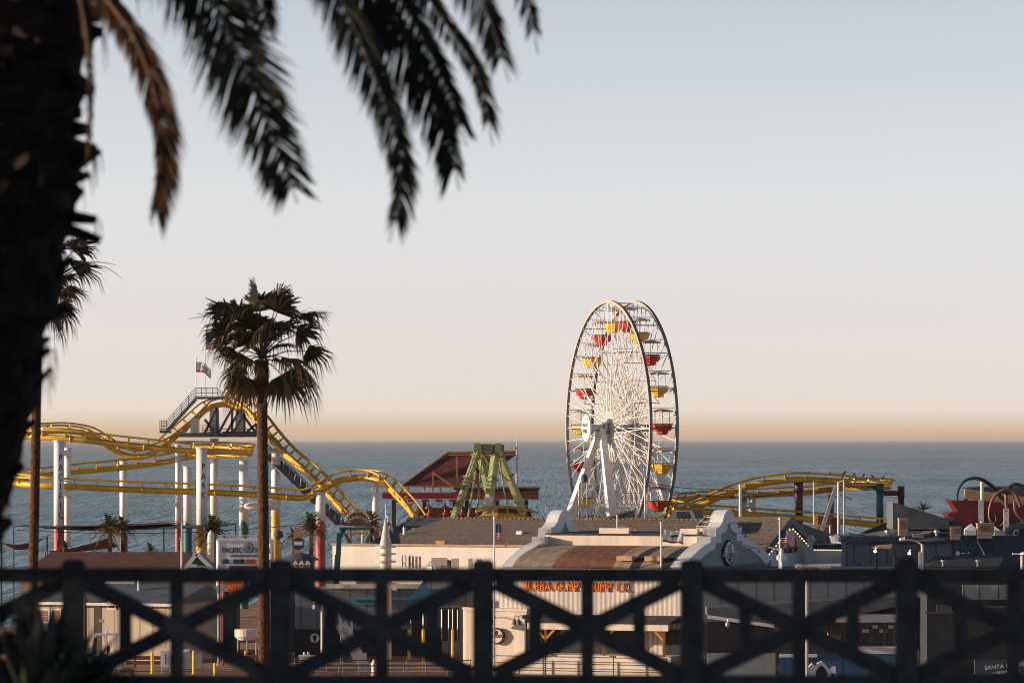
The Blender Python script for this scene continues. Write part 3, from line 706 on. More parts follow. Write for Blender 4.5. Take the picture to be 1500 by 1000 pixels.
# ------------------------------------------------------------------ ferris wheel
random.seed(5)
n_=V((-.951,-.31,0)).normalized(); e_=V((.31,-.951,0)).normalized()
HC=P(909,627,440); RR=13.02; HW=1.40
FW=thing('ferris_wheel','tall white spoked ferris wheel with red and yellow gondolas','ferris wheel',(HC.x,HC.y,DECK))
def wp(a,r,k): return HC+(e_*math.cos(a)+ZZ*math.sin(a))*r+n_*k
for k in (1,-1):
    mb=MB(); N_=80
    for i in range(N_):
        a0,a1=2*math.pi*i/N_,2*math.pi*(i+1)/N_
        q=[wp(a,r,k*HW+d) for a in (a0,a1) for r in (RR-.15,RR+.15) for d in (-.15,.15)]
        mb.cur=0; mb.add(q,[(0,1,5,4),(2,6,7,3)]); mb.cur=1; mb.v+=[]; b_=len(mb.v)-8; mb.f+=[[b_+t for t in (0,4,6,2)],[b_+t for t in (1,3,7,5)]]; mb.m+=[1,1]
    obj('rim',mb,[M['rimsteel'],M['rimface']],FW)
    mb=MB(); NS=60
    for i in range(NS):
        a=2*math.pi*i/NS; h=a+(.9 if i%2 else -.9)
        mb.tube([wp(h,.75,k*(HW-.1)),wp(a,RR-.2,k*HW)],.047,5)
    obj('spokes',mb,M['whitesteel'],FW)
    mb=MB()
    for rr in (4.3,8.2):
        pts=[wp(2*math.pi*i/40,rr,k*(HW-.08)) for i in range(40)]; mb.tube(pts,.045,5,closed=True)
    obj('inner_ring',mb,M['whitesteel'],FW)
mb=MB()
for i in range(20):
    a=2*math.pi*(i+.5)/20; b=a+2*math.pi/20; c=a+math.pi/20
    mb.tube([wp(c,RR-.15,-HW),wp(c,RR-.15,HW)],.07,6)
    mb.tube([wp(c,RR*.63,-HW),wp(c,RR-.25,HW)],.045,5); mb.tube([wp(c,RR*.63,HW),wp(c,RR-.25,-HW)],.045,5)
    mb.tube([wp(c,RR*.63,-HW),wp(c,RR*.63,HW)],.045,5)
    mb.tube([wp(c,.9,-HW),wp(c,RR*.63,HW)],.045,5); mb.tube([wp(c,.9,HW),wp(c,RR*.63,-HW)],.045,5)
obj('cross_braces',mb,M['whitesteel'],FW)
mb=MB(); mb.cyl(HC+n_*3.7,HC-n_*3.2,.38,n=16)
for k in (1,-1): mb.cyl(HC+n_*k*(HW-.25),HC+n_*k*(HW+.05),.95,n=24); mb.cyl(HC+n_*k*(HW+.05),HC+n_*k*(HW+.5),.6,n=20)
obj('hub',mb,M['metal'],FW)
mb=MB(); dc=HC+n_*3.62; mb.cyl(dc,dc+n_*.16,1.36,n=40); mb.cyl(dc+n_*.16,dc+n_*.2,1.28,1.26,n=40)
sg=obj('sign_disc',mb,M['white'],FW)
mb=MB()
tx=ZZ.cross(n_).normalized()
if tx.x<0: tx=-tx
mb.text('PACIFIC',dc+n_*.22+ZZ*.30,.52,tx,ZZ,.03,sx=.95); mb.text('PARK',dc+n_*.22-ZZ*.32,.62,tx,ZZ,.03)
obj('lettering',mb,M['ink'],sg)
# gondolas hang level between the rims
gproto={}
def gondola(i):
    a=2*math.pi*i/20+math.pi/20; c=wp(a,RR-.35,0); red=(i%2==0)
    m,m2=(M['gred'],M['gyel']) if red else (M['gyel'],M['gred'])
    def oct(r,z,w=1.0): return [V((math.cos(R(22.5+45*j)+.34)*r,math.sin(R(22.5+45*j)+.34)*r,z)) for j in range(8)]
    if red not in gproto:
        o=V((0,0,0)); d={}
        mb=MB(); lv=[(.42,-2.52),(.62,-2.40),(.66,-2.12),(1.0,-1.95),(1.12,-1.45)]
        vs_=[]; fs=[]
        for r,z in lv: vs_+=oct(r,z)
        for q in range(len(lv)-1):
            for j in range(8): fs.append((q*8+j,q*8+(j+1)%8,(q+1)*8+(j+1)%8,(q+1)*8+j))
        fs.append(tuple(range(8))[::-1]); inn=len(vs_); vs_+=oct(1.04,-1.45); vs_+=oct(.9,-2.1)
        for j in range(8): k=(j+1)%8; fs+= [(32+j,32+k,inn+k,inn+j),(inn+j,inn+k,inn+8+k,inn+8+j)]
        fs.append(tuple(inn+8+j for j in range(8))); mb.add(vs_,fs); d['basket']=(mb,m)
        mb=MB()                                  # handrail and seat backs
        tp=oct(1.10,-1.36); mb.tube(tp,.05,5,closed=True)
        for q in oct(1.1,-1.45): mb.tube([q,q+ZZ*.1],.03,4)
        d['seat_back']=(mb,M['gdark'])
        mb=MB(); vs_=oct(1.18,-.08)+oct(1.18,.04)+oct(.25,.22); fs=[tuple(range(8))[::-1]]
        for q in range(2):
            for j in range(8): k=(j+1)%8; fs.append((q*8+j,q*8+k,(q+1)*8+k,(q+1)*8+j))
        fs.append(tuple(16+j for j in range(8))); mb.add(vs_,fs); d['canopy']=(mb,M['gcanr'] if red else M['gcan'])
        mb=MB(); mb.tube([V((0,0,-2.1)),V((0,0,.3))],.05,6)
        for q in (oct(1.08,-1.4)[k] for k in (0,2,4,6)): mb.tube([q,V((q.x,q.y,-.06))],.03,4)
        mb.tube([-n_*1.5+ZZ*.3,n_*1.5+ZZ*.3],.05,6); d['hanger']=(mb,M['whitesteel'])
        gproto[red]={k:x for k,x in d.items()}
    d=gproto[red]; e=bpy.data.objects.new('gondola',None); COL.objects.link(e); e.parent=FW; e.scale=(.94,.94,.94); e.location=c-WL[FW.name]-ZZ*.3; e['label']=('red' if red else 'yellow')+' hanging gondola'
    WL[e.name]=V((0,0,0))
    for k,(mb,mm) in d.items():
        if isinstance(mb,MB):
            o=obj(k,mb,mm,e); d[k]=(o.data,mm)
        else:
            o=bpy.data.objects.new(k,mb); COL.objects.link(o); o.parent=e
for i in range(20): gondola(i)
for ft,up,sd in (((836,768),1,1),((910,790),1,1),((905,790),-1,-1),((960,790),-1,-1)):
    pass
for k in (1,-1):                                   # A frames either side
    for t,foot in ((-1,-12.5),(1,14)):
        top=HC+n_*k*(HW+.75)-ZZ*.2+e_*t*.35; bt=V((HC.x,HC.y,DECK))+n_*k*(HW+.75+2.4)+e_*foot
        mb=MB(); mb.taper(top,bt,.55,1.3,n_); obj('support_leg',mb,M['white'],FW)
mb=MB(); q=V((HC.x,HC.y,DECK)); mb.par(q-e_*8.5-n_*5+ZZ*.0,e_*17,n_*10,ZZ*.5); 
for j in range(7):
    for k in (1,-1):
        b=q+e_*(-6+j*1.9)+n_*k*3.4; mb.tube([b,b+ZZ*(2.4+1.2*(j%3))],.05,5)
        mb.tube([b,b+e_*1.9+ZZ*2.4],.04,5)
obj('loading_platform',mb,M['whitesteel'],FW)
# lattice mast with a ladder beside the wheel, plain poles, small dark canopy
mt=thing('lattice_mast','thin white lattice mast with ladder in front of the left wheel rim','mast',PZ(857,DECK,428))
mb=MB(); Ym=428
for px in (848,852,860): mb.tube([PZ(px,DECK,Ym),P(px,700,Ym)],.06,5)
for i in range(9): mb.tube([P(848,790-i*10,Ym),P(860,782-i*10,Ym)],.03,4); mb.tube([P(860,790-i*10,Ym),P(848,782-i*10,Ym)],.03,4)
obj('frame',mb,M['whitesteel'],mt)
mb=MB(); 
for px in (864.5,871): mb.tube([PZ(px,DECK,Ym),P(px,735,Ym)],.05,5)
for i in range(12): mb.tube([P(864.5,795-i*5,Ym),P(871,795-i*5,Ym)],.03,4)
obj('ladder',mb,M['metal'],mt)
mb=MB(); mb.box(P(867,738,Ym),.42,.4,.5); obj('warning_box',mb,M['gyel'],mt)
mb=MB(); mb.lathe(P(856,706,Ym),[(.1,0),(.3,.1),(.35,.5),(.2,.8),(.05,.85)],10); obj('floodlight',mb,M['teal'],mt)
for px,tp,Y,l in ((945,699,425,'taller white pole by the right foot of the wheel'),(948.5,702,432,'shorter grey pole just right of the tall one at the wheel foot')):
    mb=MB(); mb.tube([PZ(px,DECK,Y),P(px,tp,Y)],.10,8); mb.box(P(px,tp,Y),.5,.35,.22); mb.lathe(PZ(px,DECK,Y),[(.25,0),(.25,.2),(.12,.35)],10)
    solo('light_pole',mb,M['whitesteel'] if px<946 else M['metal'],l,'pole','poles at the wheel foot')
cv=thing('dark_canopy','dark blue wedge shaped canopy below the wheel hub above the shingle ridge','canopy',PZ(895,DECK,405))
mb=MB(); mb.prism([P(866,766,400),P(918,749,400),P(918,766,400)],V((1.0,9,0))); obj('cover',mb,M['navywall'],cv)
mb=MB(); mb.beam(P(866,765,399.8),P(918,748,399.8),.12,.2); obj('edge_trim',mb,M['tanbeam'],cv)
mb=MB()
for px in (872,914): mb.tube([PZ(px,DECK,403),P(px,764,403)],.08,6)
obj('post',mb,M['metal'],cv)
# ------------------------------------------------------------------ pavilion, swing-ship frame and other things beyond the long roof
random.seed(9)
pv_=thing('open_pavilion','open sided pavilion with steep dark red roof behind the green A frame','pavilion',PZ(690,DECK,470))
Yp=462
mb=MB(); mb.prism([P(588,711,Yp),P(656,663,Yp+9),P(757,661,Yp+9),P(757,665,Yp+9),P(722,690,Yp+5),P(700,712,Yp)],V((0,.35,-.05)))
obj('roof',mb,M['redroof'],pv_)
mb=MB(); mb.beam(P(588,711,Yp-.2),P(656,662,Yp+8.8),.12,.16); mb.beam(P(656,662.5,Yp+8.6),P(758,661,Yp+8.6),.15,.2); mb.beam(P(657,666,Yp+8),P(757,665,Yp+8),.15,.16)
for px in (669,634): mb.beam(P(px,668 if px>650 else 690,Yp-.3),P(px,719,Yp-.3),.2)
mb.beam(P(634,692,Yp-.4),P(668,715,Yp-.4),.2); mb.beam(P(690,690,Yp-.4),P(670,715,Yp-.4),.18); 
for px in (598,622,645,690): mb.beam(P(px,711,Yp-.2),P(px,719,Yp-.2),.16)
mb.beam(P(588,712,Yp-.3),P(668,713,Yp-.3),.16)
obj('roof_frame',mb,M['timber'],pv_)
mb=MB(); mb.par(P(560,730,Yp-4),V(((670-560)*Yp/F,0,0)),V((0,9,0)),ZZ*.6); 
for i in range(5): q=P(578+i*20,731.5,Yp-4.1); mb.par(q-ZZ*.25,V((.7,0,0)),V((0,.1,0)),ZZ*.3)
obj('red_fascia',mb,M['redpaint'],pv_)
mb=MB(); mb.par(P(668,731,Yp-3),V(((788-668)*Yp/F,0,0)),V((0,10,0)),ZZ*.95); obj('brown_fascia',mb,M['rustbin'],pv_)
mb=MB(); mb.par(P(664,717,Yp-3.4),V(((790-664)*Yp/F,0,0)),V((0,11,0)),ZZ*.18); obj('flat_roof',mb,M['darkroof'],pv_)
for px in (577,622,666,684,728,771): mb=MB(); mb.beam(PZ(px,DECK,Yp-2),P(px,732,Yp-2),.42); obj('post',mb,M['darktimber'],pv_)
for px in (628,652,676):                                     # hanging lamps
    mb=MB(); q=P(px,731,Yp-3.5); mb.tube([q,q-ZZ*.5],.03,4); mb.lathe(q-ZZ*.95,[(.42,0),(.40,.08),(.12,.32),(.05,.5)],12); obj('pendant_lamp',mb,M['gunmetal'],pv_)
mb=MB(); mb.par(P(610,765,Yp+2),V((12,0,0)),V((0,.4,0)),ZZ*1.6); obj('back_counter',mb,M['redroof'],pv_)
for i,px in enumerate((629,652,677)):
    mb=MB(); q=PZ(px,P(px,765,455).z,455); mb.lathe(q,[(.30,0),(.30,.1),(.22,.5),(.32,.9),(.32,1.0),(.15,1.1),(.07,1.5),(.2,1.65),(.06,1.8)],10)
    mb.cyl(PZ(px,DECK,455),q,.2,n=8)
    solo('red_ride_seat',mb,M['redpaint'],['red lantern shaped ride seat under the left end of the pavilion','red lantern shaped ride seat under the middle of the pavilion','red lantern shaped ride seat close left of the green A frame'][i],'ride seat','red ride seats under the pavilion')
mb=MB(); mb.tube([P(757,690,470),P(757,622,470)],[.09,.03],6); mb.tube([PZ(757,DECK,470),P(757,662,470)],.13,8); mb.box(P(758,672,469.8),.3,.2,.5); mb.box(P(757,658,469.8),.3,.3,.25)
solo('antenna_mast',mb,M['metal'],'thin antenna mast rising above the right end of the red pavilion roof','antenna')
ss=thing('swing_ride_frame','olive green four legged A frame of the swing ride','ride frame',PZ(720,DECK,438))
for a,b,w0,w1 in (((702,655,438),(664,762,434),.75,.95),((727,655,438),(712,766,431),.95,1.05),((702,657,442),(716,720,446),.95,.9),((728,657,442),(768,752,446),.85,1.0)):
    mb=MB(); p,q=P(*a),P(*b); mb.taper(p,q+(q-p).normalized()*4,w0*.66,w1*.68,V((.75,1,0)))
    for i in range(3): c=p.lerp(q,(.12,.42,.9)[i]); mb.beam(c,c+(q-p).normalized()*.12,w1*.9,None,V((.75,1,0)))
    obj('leg',mb,M['olive'],ss)
mb=MB(); mb.par(P(697,661,437),V((2.9,0,0)),V((0,6,0)),ZZ*.7)
for px in (700,730): mb.cyl(P(px,656,437)-V((0,.3,0)),P(px,656,437)+V((0,6.5,0)),.42,n=16); mb.box(P(px,662,436.7),.75,.5,.9)
mb.cyl(P(708,654,436.8),P(722,654,436.8),.3,n=10)
for px in (699,731): mb.tube([P(px,654,437),P(px,648,437)],.07,5)
obj('top_beam',mb,M['olive'],ss)
mb=MB()
for a,b in (((706,668),(698,765)),((730,668),(745,756)),((706,665),(724,690)),((724,665),(706,695)),((714,700),(730,716)),((706,735),(722,712)),((688,700),(704,718)),((728,690),(745,704))): mb.tube([P(a[0],a[1],440),P(b[0],b[1],440)],.10,5)
mb.tube([P(685,762,436),P(697,690,438)],.14,6)
for i in range(9): t=i/9; p=P(701,662,437.3).lerp(P(666,758,433.4),t); q=P(701,662,437.3).lerp(P(666,758,433.4),t+1/9); mb.tube([p+V((-.38,0,0)),q+V((.38,0,0))],.05,4); mb.tube([p+V((.38,0,0)),q+V((-.38,0,0))],.05,4); mb.tube([P(697,662,436),P(668,748,434)],.05,4)
obj('brace',mb,M['olive'],ss)
mb=MB(); mb.beam(P(708,742,430),P(724,742,430),.3,.3); mb.box(P(716,742,430),.8,.6,1.0); mb.tube([P(723,742,430),PZ(723,DECK,430)],.1,6)
obj('control_box',mb,M['whitesteel'],ss)

# ------------------------------------------------------------------ long hall with shingle roof
A=P(487,800,372)
hl=thing('long_hall','long warm white hall with a big grey brown shingle roof in front of the rides','hall',PZ(800,DECK,360))
def pt(A,px,py,d=UX): return fac(A,px,py,d)
p0=pt(A,487,799); p1=pt(A,1190,806)
def up(p,z): return V((p.x,p.y,z))
ztop=(p0.z+pt(A,740,800).z)/2
mb=MB(); mb.par(up(p0,DECK),(p1-p0)*V((1,1,0)),VY*24,ZZ*(ztop-DECK)); obj('wall',mb,M['creamwall'],hl)
mb=MB(); mb.par(up(p0,ztop)-VY*.15-UX*.1,(p1-p0)*V((1,1,0)),VY*.5,ZZ*.18); obj('parapet_cap',mb,M['tanbeam'],hl)
e0=up(pt(A,520,800),ztop-.1)+VY*1.2; e1=up(pt(A,1170,800),ztop-.1)+VY*1.2
zr=P(800,760,377).z
mb=MB(); mb.hip(e0,e1-e0,VY*19,zr-ztop+.1,4.2,3.5); obj('roof',mb,M['shingle'],hl)
rd=(e1-e0).normalized()
mb=MB(); q0=e0+VY*9.5+rd*4.2+ZZ*(zr-ztop+.1)
L_=(e1-e0).length-7.7
for i in range(int(L_/.42)): mb.box(q0+rd*(i*.42),.28,.24,.13,rd,VY)
obj('ridge_cap',mb,M['shingle'],hl)
# vent box, small half round vents, stub pipes
def roof_pt(px,py):   # on the front slope
    n=(rd.cross((VY*9.5+ZZ*(zr-ztop+.1)).normalized())).normalized(); d=P(px,py,1)-V((0,0,H)); o=V((0,0,H)); t=(e0-o).dot(n)/d.dot(n); return o+d*t
q=roof_pt(647,800)
mb=MB(); mb.box(q-ZZ*.3,.78,.7,.72,UX,VY); mb.box(q+ZZ*.42,.9,.82,.08,UX,VY); obj('roof_vent',mb,M['tanbeam'],hl)
for px,py in ((763,781),(953,790)):
    q=roof_pt(px,py); mb=MB(); mb.lathe(q-UX*.35-ZZ*.05,[(.30,0),(.30,.5),(.05,.55)],12,UX); obj('dome_vent',mb,M['white'],hl)
for px,py in ((592,782),(1104,792)):
    q=roof_pt(px,py); mb=MB(); mb.cyl(q-ZZ*.2,q+ZZ*.62,.12,n=10); obj('stub_pipe',mb,M['white'],hl)
mb=MB()                                                    # two loops of the wall ladders
for x in (591,601):
    q=pt(A,x,830)-VY*.25; w=pt(A,x+5,830)-pt(A,x,830); h=17*370/F
    mb.tube([q,q+ZZ*h,q+w+ZZ*h,q+w],.045,5); mb.tube([q+ZZ*h*.3,q+w+ZZ*h*.3],.04,5)
obj('roof_ladder',mb,M['darktimber'],hl)
# dark blue hip gutter shed at the left end
q=P(600,763,349); mb=MB()
mb.prism([P(600,760,382),P(612,760,382),P(566,799,371),P(540,799,371),P(543,793,371)],V((.4,1.5,0))); mb.prism([P(598,757,384),P(690,758,384),P(640,768,378),P(590,770,378)],V((0,.4,-.2)))
obj('side_roof',mb,M['greyroof'],hl)
# low white annexe boxes in front of the hall (behind the rail)
bx=thing('rooftop_units','row of pale rooftop cabinets on the flat roof before the hall','rooftop units',P(680,832,338))
mb=MB()
for x0,x1,y in ((661,672,818),(686,692,818),(698,706,819),(632,655,817)): mb=MB(); a=P(x0,838,338.2); mb.par(a,V(((x1-x0)*338/F,0,0)),V((0,1.2,0)),ZZ*(838-y)*338/F); obj('cabinet',mb,M['cream'],bx)
mb=MB(); mb.par(P(626,862,337.9),V((86*338/F,0,0)),V((0,6,0)),ZZ*23.9*338/F); obj('base',mb,M['greywall'],bx)
mb=MB(); mb.lathe(P(646,838,339.3),[(1.25,0),(1.2,.5),(.9,.9),(.4,1.1),(.05,1.15)],16,ZZ); obj('round_hood',mb,M['metal'],bx)

# ------------------------------------------------------------------ restaurant with two scrolled gables
B0=P(690,985,322)
rs=thing('scroll_gable_restaurant','restaurant with corrugated front, orange letters and scrolled mission gables','restaurant',PZ(845,DECK,322))
def fb(px,py): return fac(B0,px,py)
def fz(px,z): p=fac(B0,px,900); return V((p.x,p.y,z))
zE=fb(845,832).z                      # eave
q0,q1=fz(731,DECK),fz(1000,DECK)
LB=(q1-q0).length; DB=23.0
mb=MB(); mb.par(q0,UX*LB,VY*DB,ZZ*(zE-DECK)); obj('front_wall',mb,M['corr'],rs)
# cream lower blocks
zl=fb(735,894).z
mb=MB(); a=fz(688,DECK)-VY*.9; b=fz(777,DECK)-VY*.9; mb.par(a,b-a,VY*.88,ZZ*(zl-DECK)); obj('lower_wall',mb,M['cream'],rs)
mb=MB(); mb.par(a+ZZ*(zl-DECK)-VY*.12-UX*.1,b-a+UX*.2,VY*1.0,ZZ*.22); obj('cornice',mb,M['cream'],rs)
zs=fb(900,957).z
mb=MB(); a=fz(779,DECK)-VY*2.6; b=fz(998,DECK)-VY*2.6; mb.par(a,b-a,VY*2.58,ZZ*(zs-DECK)); obj('terrace_wall',mb,M['cream'],rs)
# porch: dark sheet standing in for the shade of the recess, fascia, orange bracketed posts
zf0,zf1=fb(900,920).z,fb(900,910).z
mb=MB(); a=fz(795,zs)-VY*.02; b=fz(935,zs)-VY*.02; mb.par(a-VY*.06,b-a,VY*.05,ZZ*(zf0-zs)); c=fz(975,zs); mb.par(c-VY*.08,UX*1.2,VY*.05,ZZ*(zf0-zs)); obj('recess_shade_sheet',mb,M['dark'],rs)
mb=MB(); a=fz(792,zf0)-VY*3.0; b=fz(997,zf0)-VY*3.0; mb.par(a,b-a,VY*.22,ZZ*(zf1-zf0)); obj('porch_fascia',mb,M['cream'],rs)
mb=MB(); mb.par(a+ZZ*(zf1-zf0)-VY*.15-UX*.15,b-a+UX*.3,VY*.3,ZZ*.09); mb.prism([a+ZZ*(zf1-zf0)+VY*.16,a+VY*2.98+ZZ*(zf1-zf0),a+VY*2.98+ZZ*(zf1-zf0+.5),a+VY*.16+ZZ*(zf1-zf0+.05)],b-a); obj('porch_roof',mb,M['darkroof'],rs)
for px in (818,903,950,990):
    mb=MB(); q=fz(px,zs)-VY*2.85; mb.beam(q,V((q.x,q.y,zf0)),.2)
    for k in ((-1,1) if px<940 else ((1,) if px==950 else (-1,))): mb.beam(q+ZZ*(zf0-zs-.75),V((q.x,q.y,zf0))+UX*k*.7,.15)
    obj('porch_post',mb,M['orangewood'],rs)
# terrace rail and its lines along the wall
mb=MB()
for k in range(4):
    z0=fb(735,956+k*10).z; a=fz(724,z0)-VY*3.6; b=fz(1000,z0)-VY*3.6; mb.tube([a,b],.035,5)
for px in (725,785,822,880,921,998): q=fz(px,DECK)-VY*3.6; mb.tube([q,V((q.x,q.y,fb(735,955).z))],.05,5)
obj('terrace_rail',mb,M['gunmetal'],rs)
# left block: round emblem with goose neck lamps
em=fb(735,930)-VY*1.02
mb=MB(); mb.cyl(em,em-VY*.14,.63,n=32); so=obj('round_emblem',mb,M['dark'],rs)
mb=MB(); mb.cyl(em-VY*.15,em-VY*.17,.50,n=32); obj('emblem_face',mb,M['cream'],so)
mb=MB(); mb.par(em-UX*.55-VY*.2-ZZ*.12,UX*1.1,VY*.02,ZZ*.26); mb.ball(em-VY*.19+ZZ*.27,.22,.04,.16); obj('emblem_band',mb,M['rustbin'],so)
for px in (725,733,766,772):
    q=fb(px,903)-VY*1.0; mb=MB(); mb.tube([q,q-VY*.35+ZZ*.18,q-VY*.75+ZZ*.1,q-VY*.85-ZZ*.1],.03,5); mb.lathe(q-VY*.85-ZZ*.5,[(.26,0),(.22,.1),(.08,.38),(.04,.42)],10); obj('gooseneck_lamp',mb,M['gunmetal'],rs)
mb=MB(); q=fz(777,DECK)-VY*1.0; mb.tube([q,V((q.x,q.y,fb(777,905).z))],.12,8); mb.box(V((q.x,q.y,fb(777,905).z)),.5,.4,.3); obj('downpipe',mb,M['gunmetal'],rs)
# orange lettering on the corrugated front
mb=MB()
c=fb(845,859.5)-VY*.10; mb.text('BUBBA GUMP SHRIMP CO.',c,1.0,UX,ZZ,.10,sx=.94)
tw=max((p-c).dot(UX) for p in mb.v)-min((p-c).dot(UX) for p in mb.v); want=(fb(922,859)-fb(766,859)).dot(UX)
mb.v=[p+UX*((p-c).dot(UX))*(want/tw-1) for p in mb.v]
obj('lettering',mb,M['orangesign'],rs)
# roof: curved front slope with tan, rust and light panels, clerestory above
zR=fb(845,808).z+.3
def roofp(u,t):          # t 0 eave .. 1 foot of the clerestory
    a=t*math.pi/2; return q0+UX*u+VY*(8.0*(1-math.cos(a))*.6+8.0*t*.4)+ZZ*(zE-DECK+(zR-zE)*math.sin(a))
pans=[(1.0,4.2,'tanroof'),(4.2,9.0,'rust'),(9.0,10.3,'tanroof'),(10.3,11.1,'darkroof'),(11.1,12.6,'tanroof'),(12.6,LB-.9,'darkroof')]
for a,b,m in pans:
    mb=MB(); mb.sheet(lambda u,v: roofp(a+(b-a)*u,v),2,8); mb.sheet(lambda u,v: roofp(a+(b-a)*u,v)-ZZ*.12,2,8); obj('roof_panel',mb,M[m],rs)
for u in (9.7,11.9):
    mb=MB(); p=roofp(u,.25); mb.par(p-UX*.6-VY*.5,UX*1.2,VY*.9,ZZ*.35); obj('roof_hatch',mb,M['tanbeam'],rs)
zc=fb(900,787).z
k0=q0+UX*.9+VY*8.05; 
mb=MB(); mb.par(k0+ZZ*(zE-DECK),UX*(LB-1.8),VY*9.5,ZZ*(zc-zE)); obj('clerestory',mb,M['cream'],rs)
mb=MB(); mb.par(k0+ZZ*(zc-DECK)-VY*.15,UX*(LB-1.8),VY*9.8,ZZ*.10); obj('clerestory_roof',mb,M['darkroof'],rs)
for u in (5.5,11.5):
    mb=MB(); mb.box(k0+UX*u+ZZ*(zc-DECK+.11)+VY*.25,2.4 if u<6 else 1.4,.5,.42,UX,VY); obj('parapet_block',mb,M['cream'],rs)
half=[(0,78),(4,76.5),(8,71),(12,60),(16.5,54),(23,51),(23,40),(33,39),(33,31.5),(43,28),(54,21),(66,12),(78,0)]
def gable_wall(base,ext,name):
    mpx=.0515; f=1/.342*.97
    L_=[(-w*mpx*f,h*mpx) for w,h in half[::-1]]; Rr=[(w*mpx*f,h*mpx) for w,h in half[1:]]
    pr=L_+Rr
    W=lambda p: base+VY*p[0]+ZZ*p[1]
    bot=[(pr[-1][0],-(zE-DECK)),(pr[0][0],-(zE-DECK))]
    inn=[]
    for x,h in pr: sx=1 if x>0 else -1; inn.append((x-sx*min(abs(x),1.35),max(h-.42,-1.2)))
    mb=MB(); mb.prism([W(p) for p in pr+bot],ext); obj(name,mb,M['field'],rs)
    d=ext.normalized(); 
    mb=MB(); o1=[W(p)+ZZ*.05 for p in pr]; i1=[W(p) for p in inn]
    mb.strip([p-d*.06 for p in o1],[p-d*.06 for p in i1],d*.055); mb.strip([p+ext+d*.005 for p in o1],[p+ext+d*.005 for p in i1],d*.06)
    mb.strip([p-d*.06 for p in o1],[p-d*.06-ZZ*.06 for p in o1],ext+d*.12)
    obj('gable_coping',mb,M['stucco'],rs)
zg=fb(985,830).z
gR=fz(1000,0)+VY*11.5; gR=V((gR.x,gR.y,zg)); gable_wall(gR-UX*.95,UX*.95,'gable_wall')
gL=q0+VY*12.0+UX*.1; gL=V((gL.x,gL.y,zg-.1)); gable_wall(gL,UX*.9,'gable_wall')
# pointed oval emblem and lamps on the shaded gable
ec=fac(gR,1065,809,VY)+UX*.08; 
def ves(w,h,n=14): return [(w*math.cos(t)*(abs(math.cos(t))**.35),h*math.sin(t)) for t in [2*math.pi*i/(2*n) for i in range(2*n)]]
def oval(w,h,o): return [ec+VY*x*2.9+ZZ*z+UX*o for x,z in ves(w,h)]
mb=MB(); mb.prism(oval(.50,1.00,0),UX*.12); eo=obj('oval_emblem',mb,M['dark'],rs)
mb=MB(); mb.prism(oval(.43,.86,.125),UX*.02); obj('emblem_face',mb,M['stucco'],eo)
mb=MB(); mb.prism([ec+VY*x*2.9+ZZ*z+UX*.15 for x,z in ((-.12,.05),(.16,.05),(.14,.5),(.02,.78),(-.1,.5))],UX*.02); obj('emblem_mark',mb,M['gred'],eo)
mb=MB(); mb.prism([ec+VY*x*2.9+ZZ*z+UX*.15 for x,z in ((-.36,-.02),(-.3,-.35),(.3,-.35),(.36,-.02))],UX*.02); mb.prism([ec+VY*x*2.9+ZZ*z+UX*.15 for x,z in ((-.22,-.42),(0,-.80),(.22,-.42))],UX*.02); obj('emblem_band',mb,M['dark'],eo)
mb=MB(); mb.text('BUBBA GUMP',ec+UX*.18-ZZ*.18,.30,VY,ZZ,.02,sx=2.2); obj('lettering',mb,M['cream'],eo)
for px,py in ((1064,770),(1055,784),(1074,784),(1050,803),(1081,803),(1094,806)):
    q=fac(gR,px,py,VY); mb=MB(); mb.tube([q,q+UX*.5+ZZ*.25,q+UX*1.0+ZZ*.15],.035,5); mb.lathe(q+UX*1.0-ZZ*.15,[(.15,0),(.13,.07),(.05,.2)],10); obj('gooseneck_lamp',mb,M['metal'],rs)
# narrow shaded side wing right of the front corner (upper windows, canopy)
# spire in front of the hall
sp=thing('ringed_spire','grey conical spire with three ring discs in front of the white hall','spire',PZ(565,DECK,340))
c=P(565,800,340); mb=MB(); mb.lathe(c,[(.50,0),(.02,2.45)],16); obj('cone',mb,M['spire'],sp)
mb=MB(); mb.tube([c+ZZ*2.4,c+ZZ*3.4],[.05,.02],6); obj('finial',mb,M['white'],sp)
mb=MB(); mb.cyl(V((c.x,c.y,DECK)),c,.46,n=20); obj('shaft',mb,M['cream'],sp)
for dy in (1,11.5,22.5): mb=MB(); q=c-ZZ*dy*340/F; mb.lathe(q-ZZ*.05,[(.45,0),(.82,.02),(.82,.14),(.45,.16)],24); obj('ring_disc',mb,M['spire'],sp)
